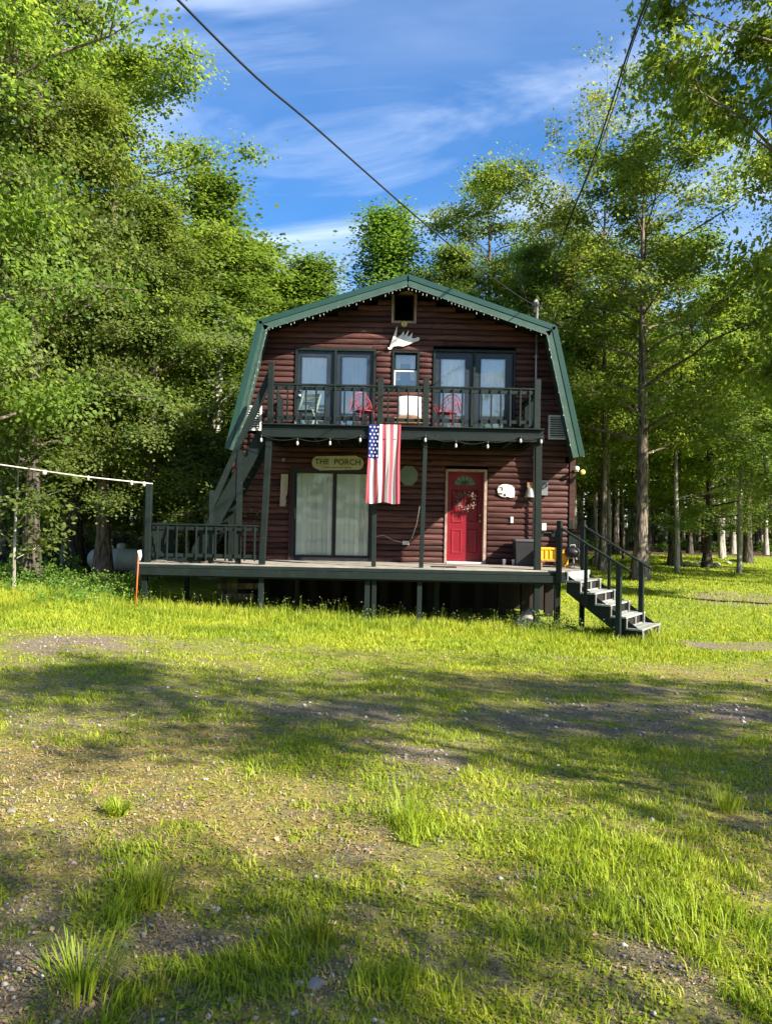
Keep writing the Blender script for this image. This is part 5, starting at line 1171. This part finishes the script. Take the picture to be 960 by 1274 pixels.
# thin bare-stemmed trunks in front of the right woods
def pole_tree(px, pyb, pyt, Y, r_, pxt, label, mat='bark_grey'):
    p0 = at(px, pyb, Y); zb_ = g1(p0.x, Y); p1 = at(pxt, pyt, Y); c = empty('slender_tree', (p0.x, Y, zb_)); tag(c, label, 'tree'); m_ = MB()
    q = Vector((p1.x - p0.x, 0, p1.z - zb_)); m_.tube([(0, 0, -.3), (0, 0, 0), q * .33 + Vector((.03, .02, 0)), q * .66 + Vector((-.03, 0, 0)), q], [r_ * 1.3, r_ * 1.15, r_, r_ * .85, r_ * .6], 8)
    for i in range(7):
        b0 = q * random.uniform(.35, .95); a_ = random.uniform(0, 6.28); ln = random.uniform(.4, 1.3); m_.tube([b0, b0 + Vector((math.cos(a_) * ln * .5, math.sin(a_) * ln * .5, .05)), b0 + Vector((math.cos(a_) * ln, math.sin(a_) * ln, .25 * ln))], [.018, .012, .004], 4)
    m_.build('trunk', mat, c)
    Cc = np.array([[q.x + random.gauss(0, 1.0), random.gauss(0, 1.0), q.z + random.gauss(.6, .8)] for _ in range(70)])
    V, Q = leaves_mesh(Cc, 22, .3, .13, .4, int(px)); o = bpy.data.objects.new('crown', np_mesh('crown', V, Q, M['leaf_maple'])); COL.objects.link(o); o.parent = c
pole_tree(842, 712, 560, 30, .10, 841, 'thin straight tree standing alone on the lawn right of the big trunk')
pole_tree(919, 711, 585, 30, .10, 922, 'thin grey tree on the lawn near the right edge')
pole_tree(757, 690, 535, 33, .10, 757, 'pale thin trunk just right of the cabin behind the stairs')
pole_tree(742, 690, 590, 34, .07, 739, 'leaning pale trunk close to the cabin corner')
pole_tree(897, 689, 575, 40, .13, 890, 'pair-like grey trunk at the wood edge, left of the right lawn tree')
pole_tree(968, 690, 555, 32, .13, 950, 'grey leaning trunk cut by the right edge of the view')
pole_tree(775, 690, 580, 38, .08, 773, 'very thin stem between the pale trunk and the big tree', 'bark')

# the woods
rgw = random.Random(99); placed = []
def far_tree(x, y, key=None):
    pxx = CX + F_PX * x / y; lim = 335 if 310 < pxx < 570 else (290 if 570 <= pxx < 720 else 235)
    hmax = (HOR - lim) / F_PX * y + 1.6
    for a_, b_ in placed:
        if (a_ - x) ** 2 + (b_ - y) ** 2 < 2.2: return
    placed.append((x, y)); k_ = key or rgw.choice(('wood_a', 'wood_b', 'wood_a', 'wood_b', 'hemlock'))
    s_ = rgw.uniform(.75, 1.15) * (.8 if k_ == 'hemlock' else 1)
    if k_ == 'hemlock': lab, g, nm = 'dark hemlock among the woods behind the clearing', 'hemlocks in the woods', 'hemlock_tree'
    elif k_ == 'wood_a': lab, g, nm = 'dark trunked broadleaf tree in the woods behind the clearing', 'dark trunked trees in the woods', 'broadleaf_tree'
    else: lab, g, nm = 'slender grey trunked tree in the woods behind the clearing', 'grey trunked trees in the woods', 'broadleaf_tree'
    plant(k_, x, y, rgw.uniform(0, 6.28), s_, lab, g, nm, sz=min(s_ * rgw.uniform(.72, .95), hmax / (SPEC[k_][2] + 1) * rgw.uniform(.85, 1)))
for i in range(95):   # left and middle woods
    y = 24 + 40 * rgw.random() ** 1.1; x = rgw.uniform(-.56 * y - 3, -.10 * y - 1)
    far_tree(x, y)
for i in range(24):
    y = rgw.uniform(36, 60); x = rgw.uniform(-.1 * y, .25 * y); far_tree(x, y)
for i in range(125):   # right woods beyond the lawn
    y = 42 + 30 * rgw.random() ** 1.3; x = rgw.uniform(.18 * y, .6 * y + 2); far_tree(x, y, rgw.choice(('wood_a', 'wood_b', 'wood_b')))
for i in range(26):
    y = rgw.uniform(30, 43); x = rgw.uniform(.16 * y, .25 * y); far_tree(x, y, 'wood_b')
# understory saplings
for i in range(34):
    y = rgw.uniform(24, 44); x = rgw.uniform(-.55 * y, -.13 * y); s_ = rgw.uniform(.6, 1.1)
    plant('sapling', x, y, rgw.uniform(0, 6), s_, 'leafy sapling under the trees of the left woods', 'saplings in the left woods', 'sapling')
for i in range(14):
    y = rgw.uniform(52, 62); x = rgw.uniform(.2 * y, .56 * y); s_ = rgw.uniform(.8, 1.4)
    plant('sapling', x, y, rgw.uniform(0, 6), s_, 'leafy sapling under the trees of the right woods', 'saplings in the right woods', 'sapling')
# far-off mass of woodland
rg2 = np.random.default_rng(5); nC = 3600; th = rg2.uniform(-.95, .95, nC); rr_ = rg2.uniform(72, 96, nC)
xx = rr_ * np.sin(th); yy = rr_ * np.cos(th); zt_ = 1 + 12.5 * rg2.random(nC) ** .9
Cw = np.stack([xx, yy, zt_], -1); V, Q = leaves_mesh(Cw, 26, 1.3, .62, .6, 77)
dw = bpy.data.objects.new('distant_woods', np_mesh('distant_woods', V, Q, M['leaf_far'])); COL.objects.link(dw); tag(dw, 'far-off mass of green woodland behind all the trees', 'woods', kind='stuff')
m_ = MB()
for i in range(260):
    t_ = rgw.uniform(-.8, .8); r_ = rgw.uniform(62, 92); x, y = r_ * math.sin(t_), r_ * math.cos(t_); h = rgw.uniform(6, 11); m_.tube([(x, y, 0), (x + rgw.uniform(-.4, .4), y, h)], [rgw.uniform(.1, .24), .08], 5, caps=False)
o = m_.build('distant_trunks', 'bark_dark', fixn=False); tag(o, 'far-off tangle of dark tree trunks deep in the woods', 'woods', kind='stuff')

# ------------------------------------------------------------------ ground cover
def blades(n, xfun, hfun, wfun, name, mat, label, seed, bend=.45, accept=None, cat='grass', seedhead=False, lo=1.7, hi=17.0, xr=None):
    rg = np.random.default_rng(seed); y = np.exp(rg.uniform(math.log(lo), math.log(hi), n)); x = rg.uniform(-1, 1, n) * (.56 * y + .9) if xr is None else rg.uniform(xr[0], xr[1], n)
    F = fields(x, y); pr_ = accept(x, y, F); keep = rg.random(n) < pr_; x, y = x[keep], y[keep]; F = {k_: v[keep] for k_, v in F.items()}; n = len(x)
    # not under the cabin / porch
    z = ground(x, y); h = hfun(x, y, F, rg); wd = wfun(x, y, F, rg); a = rg.uniform(0, 2 * np.pi, n); bd = rg.uniform(.1, 1, n) * bend
    cl = value_noise(x, y, .22, 55) * 6.28 * 2; dirx, diry = np.cos(a * .6 + cl), np.sin(a * .6 + cl)
    pxv, pyv = -diry, dirx
    fx, fy_ = np.cos(a), np.sin(a)
    b = np.stack([x, y, z - .01], -1); d = np.stack([dirx, diry, np.zeros(n)], -1); pv = np.stack([fx, fy_, np.zeros(n)], -1); upz = np.array([0, 0, 1.0])
    H_ = h[:, None]; W_2 = (wd / 2)[:, None]; B_ = bd[:, None]
    m1 = b + upz * H_ * .55 + d * H_ * B_ * .30; tip = b + upz * H_ * (1 - .25 * B_) + d * H_ * B_
    V = np.stack([b - pv * W_2, b + pv * W_2, m1 + pv * W_2 * .8, m1 - pv * W_2 * .8, tip], 1)
    vid = np.arange(n)[:, None] * 5; tri = np.concatenate([vid + [0, 1, 2], vid + [0, 2, 3], vid + [3, 2, 4]], 0)
    me = np_mesh(name, V.reshape(-1, 3), tri, M[mat]); o = bpy.data.objects.new(name, me); COL.objects.link(o); tag(o, label, cat, kind='stuff'); return o, tip
free = lambda x, y: 1.0 * ~((y > 16.9) & (x > -5.2) & (x < 4.9))
# short turf
blades(420000, None, lambda x, y, F, rg: (.018 + .03 * rg.random(len(x)) + .02 * F['lawn']) * (1 + .6 * value_noise(x, y, .3, 71)), lambda x, y, F, rg: .0030 + .0011 * y, 'short_grass', 'grass',
       'short sparse grass over the whole yard', 101, .9, lambda x, y, F: free(x, y) * np.clip(.10 + 1.1 * (value_noise(x, y, .35, 60) - .35) + .5 * (value_noise(x, y, .09, 61) - .5) + .55 * F['lawn'] + .3 * F['moss'] + .6 * F['tall'] - .9 * F['gravel'] - .5 * F['rust'], 0, 1))
blades(26000, None, lambda x, y, F, rg: .015 + .035 * rg.random(len(x)), lambda x, y, F, rg: .0026 + .0009 * y, 'dead_grass', 'dry',
       'straw coloured dead blades mixed into the yard grass', 106, 1.1, lambda x, y, F: free(x, y) * np.clip(.30 + .6 * (value_noise(x, y, .4, 66) - .4) + .4 * F['rust'], 0, 1))
# taller clumps
blades(260000, None, lambda x, y, F, rg: (.04 + .10 * rg.random(len(x)) ** 1.5) * (.5 + .7 * F['tall']), lambda x, y, F, rg: .0035 + .0009 * y, 'long_grass', 'grass',
       'clumps of longer green grass in the foreground yard', 102, .8, lambda x, y, F: free(x, y) * np.clip(F['tall'] * (.15 + 1.5 * (value_noise(x, y, .14, 62) - .30)) + .8 * np.clip(value_noise(x, y, .22, 63) - .74, 0, 1) * 2 * (1 - F['gravel']), 0, 1), hi=13)
# tall strip before the porch
blades(120000, None, lambda x, y, F, rg: (.030 + .09 * rg.random(len(x)) ** 1.4) * (1 + 1.2 * np.clip((y - 13.5) / 2, 0, 1)) * (.7 + .6 * value_noise(x, y, .5, 64)), lambda x, y, F, rg: .010 + .008 * rg.random(len(x)), 'meadow_grass', 'grass',
       'strip of tall bright green grass growing in front of the porch', 103, .6, lambda x, y, F: free(x, y) * F['band'] * np.clip(.30 + 1.3 * (value_noise(x, y, .45, 65) - .3), 0, 1), lo=11, hi=17.2, xr=(-12, 5.6))
o, tip = blades(700, None, lambda x, y, F, rg: .20 + .32 * rg.random(len(x)) ** 1.5, lambda x, y, F, rg: .005 + 0 * x, 'seed_stalks', 'grass', 'tall seed stalks at the back of the strip in front of the porch', 104, .3,
       lambda x, y, F: F['band'] * (y > 14.6), lo=14.6, hi=16.4, xr=(-10, 4.2))
V, Q = leaves_mesh(tip[:, :], 2, .010, .022, 2.0, 9, 1, .1); so3 = bpy.data.objects.new('seed_heads', np_mesh('seed_heads', V, Q, M['seed'])); COL.objects.link(so3); tag(so3, 'pale seed heads on the tall stalks in front of the porch', 'grass', kind='stuff')
# far lawn to the right, behind the stairs
blades(90000, None, lambda x, y, F, rg: .05 + .05 * rg.random(len(x)), lambda x, y, F, rg: .0012 * y, 'lawn_grass', 'grass', 'bright lawn grass behind the stairs on the right', 105, .7,
       lambda x, y, F: (1 - F['forest']) * np.clip(1 - .8 * F['gravel'], 0, 1), lo=15, hi=45, xr=(4.9, 26))
# foreground fine-bladed tuft
def tuft(px, py, n, h, spread, label, wd=.004, bend=.5, mat='grass', seed=1):
    p = ground_at(px, py); rg = random.Random(seed); c = empty('grass_tuft', tuple(p)); m_ = MB()
    for i in range(n):
        a_ = rg.uniform(0, 6.28); r_ = spread * rg.random(); hh = h * rg.uniform(.5, 1.1); b_ = Vector((r_ * math.cos(a_), r_ * math.sin(a_), -.01)); o_ = Vector((math.cos(a_), math.sin(a_), 0)); bd = hh * bend * rg.uniform(.3, 1.1); s_ = Vector((-o_.y, o_.x, 0)) * wd / 2
        p1 = b_ + o_ * bd * .3 + Vector((0, 0, hh * .55)); p2 = b_ + o_ * bd * .65 + Vector((0, 0, hh * .88)); p3 = b_ + o_ * bd + Vector((0, 0, hh * .98 - bd * .15))
        m_.add([b_ - s_, b_ + s_, p1 + s_, p1 - s_, p2 + s_ * .7, p2 - s_ * .7, p3], [(0, 1, 2, 3), (3, 2, 4, 5), (5, 4, 6)])
    o = m_.build('blade', mat, c, fixn=False); o['kind'] = 'stuff'; tag(c, label, 'grass tuft')
tuft(508, 1028, 75, .27, .15, 'pale tall wispy grass tuft in the middle of the foreground yard', .0038, .95, seed=1)
tuft(148, 1014, 120, .11, .05, 'small bright green rosette tuft on the left foreground ground', .007, 1.1, seed=2)
tuft(188, 1120, 150, .17, .10, 'dense green tuft at lower left foreground', .005, .7, seed=3)
tuft(395, 1170, 90, .12, .10, 'low dark green tuft in the shaded bottom middle', .006, .8, seed=4)
tuft(905, 1010, 80, .16, .08, 'small upright tuft near the right edge beside the gravel', .006, .6, seed=5)
tuft(100, 1235, 160, .18, .12, 'dark green tuft in the bottom left corner', .005, .9, seed=6)
# broad ground leaves (clover, moss cushions)
def flat_leaves(n, name, mat, label, seed, size, accept, zup=.012, lo=1.7, hi=12, tilt=1.6, cat='ground cover'):
    rg = np.random.default_rng(seed); y = np.exp(rg.uniform(math.log(lo), math.log(hi), n)); x = rg.uniform(-1, 1, n) * (.56 * y + .8); F = fields(x, y); k_ = rg.random(n) < accept(x, y, F); x, y = x[k_], y[k_]
    C = np.stack([x, y, ground(x, y) + zup * rg.random(len(x))], -1); n = len(x)
    nrm = rg.normal(size=(n, 3)) * .5; nrm[:, 2] = tilt; nrm /= np.linalg.norm(nrm, axis=1, keepdims=True); a = rg.normal(size=(n, 3)); a -= nrm * (a * nrm).sum(1, keepdims=True); a /= np.linalg.norm(a, axis=1, keepdims=True)
    b_ = np.cross(nrm, a); s = (size * rg.uniform(.5, 1.3, n) * (1 + y * .10))[:, None]
    V = np.stack([C - a * s * .5, C + b_ * s * .38 + nrm * s * .08, C + a * s * .5, C - b_ * s * .38 + nrm * s * .08], 1).reshape(-1, 3)
    o = bpy.data.objects.new(name, np_mesh(name, V, np.arange(len(V)).reshape(-1, 4), M[mat])); COL.objects.link(o); tag(o, label, cat, kind='stuff')
flat_leaves(190000, 'ground_cover', 'clover', 'low mossy green ground cover spread between the bare patches', 201, .014, lambda x, y, F: free(x, y) * np.clip(.15 + 1.2 * (value_noise(x, y, .28, 80) - .38) + .8 * (value_noise(x, y, .07, 81) - .5) + .5 * F['moss'] + .3 * F['tall'] - .6 * F['rust'] - 1.0 * F['gravel'], 0, 1))
flat_leaves(60000, 'dry_litter', 'dry', 'dry rusty plant litter scattered over the yard', 202, .016, lambda x, y, F: np.clip(.10 + .6 * F['rust'] + .25 * F['gravel'] + .3 * (value_noise(x, y, .3, 83) - .4), 0, 1), zup=.006)
flat_leaves(700, 'fallen_leaves', 'dry', 'dry fallen leaves lying on the foreground ground', 203, .022, lambda x, y, F: .5 + 0 * x, zup=.02, tilt=.9, cat='fallen leaves')
# pebbles
# small crumbs of earth, bark and thatch that break up the near ground
flat_leaves(150000, 'soil_crumbs', 'crumb', 'dark crumbs of earth and dead thatch between the grass', 207, .008, lambda x, y, F: np.clip(.35 + .5 * (value_noise(x, y, .2, 90) - .4) + .3 * F['rust'] + .2 * F['gravel'], 0, 1), zup=.010, lo=1.6, hi=7, tilt=.8)
rg = np.random.default_rng(301); n = 11000; y = np.exp(rg.uniform(math.log(1.7), math.log(13), n)); x = rg.uniform(-1, 1, n) * (.56 * y + .8); F = fields(x, y)
k_ = rg.random(n) < np.clip(.04 + 1.2 * F['gravel'] + .12 * F['rust'], 0, 1); x, y = x[k_], y[k_]; n = len(x); s = (.0045 + .010 * rg.random(n) ** 3) * (1 + .14 * y)
octv = np.array([[1, 0, 0], [0, 1, 0], [-1, 0, 0], [0, -1, 0], [0, 0, .6], [0, 0, -.6]]); octf = np.array([[0, 1, 4], [1, 2, 4], [2, 3, 4], [3, 0, 4], [1, 0, 5], [2, 1, 5], [3, 2, 5], [0, 3, 5]])
V = octv[None] * (s[:, None, None] * rg.uniform(.6, 1.3, (n, 6, 1))); a = rg.uniform(0, 6.28, n); ca_, sa_ = np.cos(a)[:, None], np.sin(a)[:, None]
V = np.stack([V[..., 0] * ca_ - V[..., 1] * sa_, V[..., 0] * sa_ + V[..., 1] * ca_, V[..., 2]], -1) + np.stack([x, y, ground(x, y) + s * .25], -1)[:, None]
gmat, gn, gl, gb = new_mat('pebble_stone'); ge = gn.new('ShaderNodeNewGeometry'); rp = ramp(gn, [(0, (.13, .11, .095)), (.7, (.23, .21, .185)), (1, (.42, .40, .37))]); gl.new(ge.outputs['Random Per Island'], rp.inputs[0]); gl.new(rp.outputs[0], gb.inputs['Base Color']); gb.inputs['Roughness'].default_value = .85
o = bpy.data.objects.new('gravel', np_mesh('gravel', V.reshape(-1, 3), (np.arange(n)[:, None, None] * 6 + octf[None]).reshape(-1, 3), gmat)); COL.objects.link(o); tag(o, 'loose grey gravel scattered over the bare patches of the yard', 'gravel', kind='stuff')
# single stones that read by themselves
def stone(px, py, size, label, mat='stone', flat=.45, Y=None, group=None):
    p = ground_at(px, py); me = bpy.data.meshes.new('stone'); bm = bmesh.new(); bmesh.ops.create_icosphere(bm, subdivisions=2, radius=1)
    rg = random.Random(int(px * 7 + py)); ax = [Vector((rg.gauss(0, 1), rg.gauss(0, 1), rg.gauss(0, 1))).normalized() for _ in range(6)]
    for v in bm.verts:
        for a_ in ax:
            d = v.co.dot(a_)
            if d > .55: v.co -= a_ * (d - .55) * .85
        v.co = Vector((v.co.x * size * rg.uniform(.97, 1.03) * 1.15, v.co.y * size, v.co.z * size * flat))
    bm.to_mesh(me); bm.free(); me.materials.append(M[mat]); o = bpy.data.objects.new('stone', me); COL.objects.link(o); o.location = (p.x, p.y, p.z + size * flat * .35); o.rotation_euler[2] = rg.uniform(0, 6); tag(o, label, 'stone', group)
stone(395, 1226, .036, 'pale flat stone in the bottom middle of the yard'); stone(372, 1225, .018, 'small grey stone left of the pale flat one at the bottom')
stone(413, 1215, .014, 'tiny grey stone right of the pale flat one at the bottom'); stone(667, 1164, .016, 'small pale stone right of centre near the bottom'); stone(694, 953, .018, 'small white stone in the shade right of centre', 'white')
stone(268, 1132, .022, 'flat brownish stone left of centre at lower left'); stone(15, 1010, .03, 'flat grey stone at the left edge'); stone(148, 1150, .02, 'small grey stone near the lower left tuft'); stone(865, 1032, .016, 'small grey stone near the right side clump')
# stone rings and log piles on the lawn behind
for i, (px_, py_, s_) in enumerate(((846, 703, .22), (855, 704, .30), (868, 703, .26), (880, 704, .34), (892, 705, .25), (903, 702, .22), (912, 699, .2), (831, 703, .18))):
    stone(px_, py_, s_, 'rock in the row lying on the lawn beyond the big tree', flat=.55, group='rocks in the row on the lawn')
for i, (xa, ya, xb, yb, r_) in enumerate(((735, 701, 768, 706, .12), (740, 706, 772, 710, .10), (738, 697, 765, 700, .11))):
    p0 = ground_at(xa, ya); p1 = ground_at(xb, yb); p1.y = p0.y + .3 * i; p1 = Vector((p1.x, p0.y + .2, g1(p1.x, p0.y + .2))); m_ = MB(); m_.tube([p0 + Vector((0, 0, r_)), p0.lerp(p1, .5) + Vector((0, 0, r_ * 1.2)), p1 + Vector((0, 0, r_ * .8))], [r_, r_ * .95, r_ * .7], 8)
    tag(m_.build('fallen_log', 'bark_grey'), ('nearest', 'middle', 'rearmost')[i] + ' grey fallen log behind the top of the front stairs', 'log', 'fallen logs behind the stairs')
# weeds at the left wood edge and under the deck
def weeds(n, x0, x1, y0, y1, hmin, hmax, label, seed, size=.06, per=9):
    rg = np.random.default_rng(seed); x = rg.uniform(x0, x1, n); y = rg.uniform(y0, y1, n); z = ground(x, y); h = rg.uniform(hmin, hmax, n); C = []
    for k_ in range(5): C.append(np.stack([x + rg.normal(0, .04, n), y + rg.normal(0, .04, n), z + h * (.25 + .19 * k_)], -1))
    V, Q = leaves_mesh(np.concatenate(C), per, .07, size, .6, seed, 1, .7); o = bpy.data.objects.new('weeds', np_mesh('weeds', V, Q, M['weed'])); COL.objects.link(o); tag(o, label, 'weeds', kind='stuff')
weeds(330, -13, -5.4, 17.3, 19.0, .15, .48, 'leafy weeds and brambles along the left edge of the woods', 401)
weeds(60, -9.0, -5.3, 15.2, 17.3, .15, .45, 'scattered leafy weeds in the grass left of the porch', 402, .05)
weeds(26, -5.0, 4.4, 15.3, 16.1, .15, .38, 'low leafy weeds in the grass right at the porch posts', 403, .045, 6)
weeds(26, 2.9, 5.0, 15.6, 16.9, .2, .5, 'leafy weeds beside and under the front stairs', 404, .045, 7)
weeds(240, -24, -8, 20, 30, .2, .7, 'shaded ferns and undergrowth on the left woodland floor', 405, .1)
weeds(200, 7, 34, 47, 54, .2, .8, 'green undergrowth along the far edge of the lawn', 406, .16)
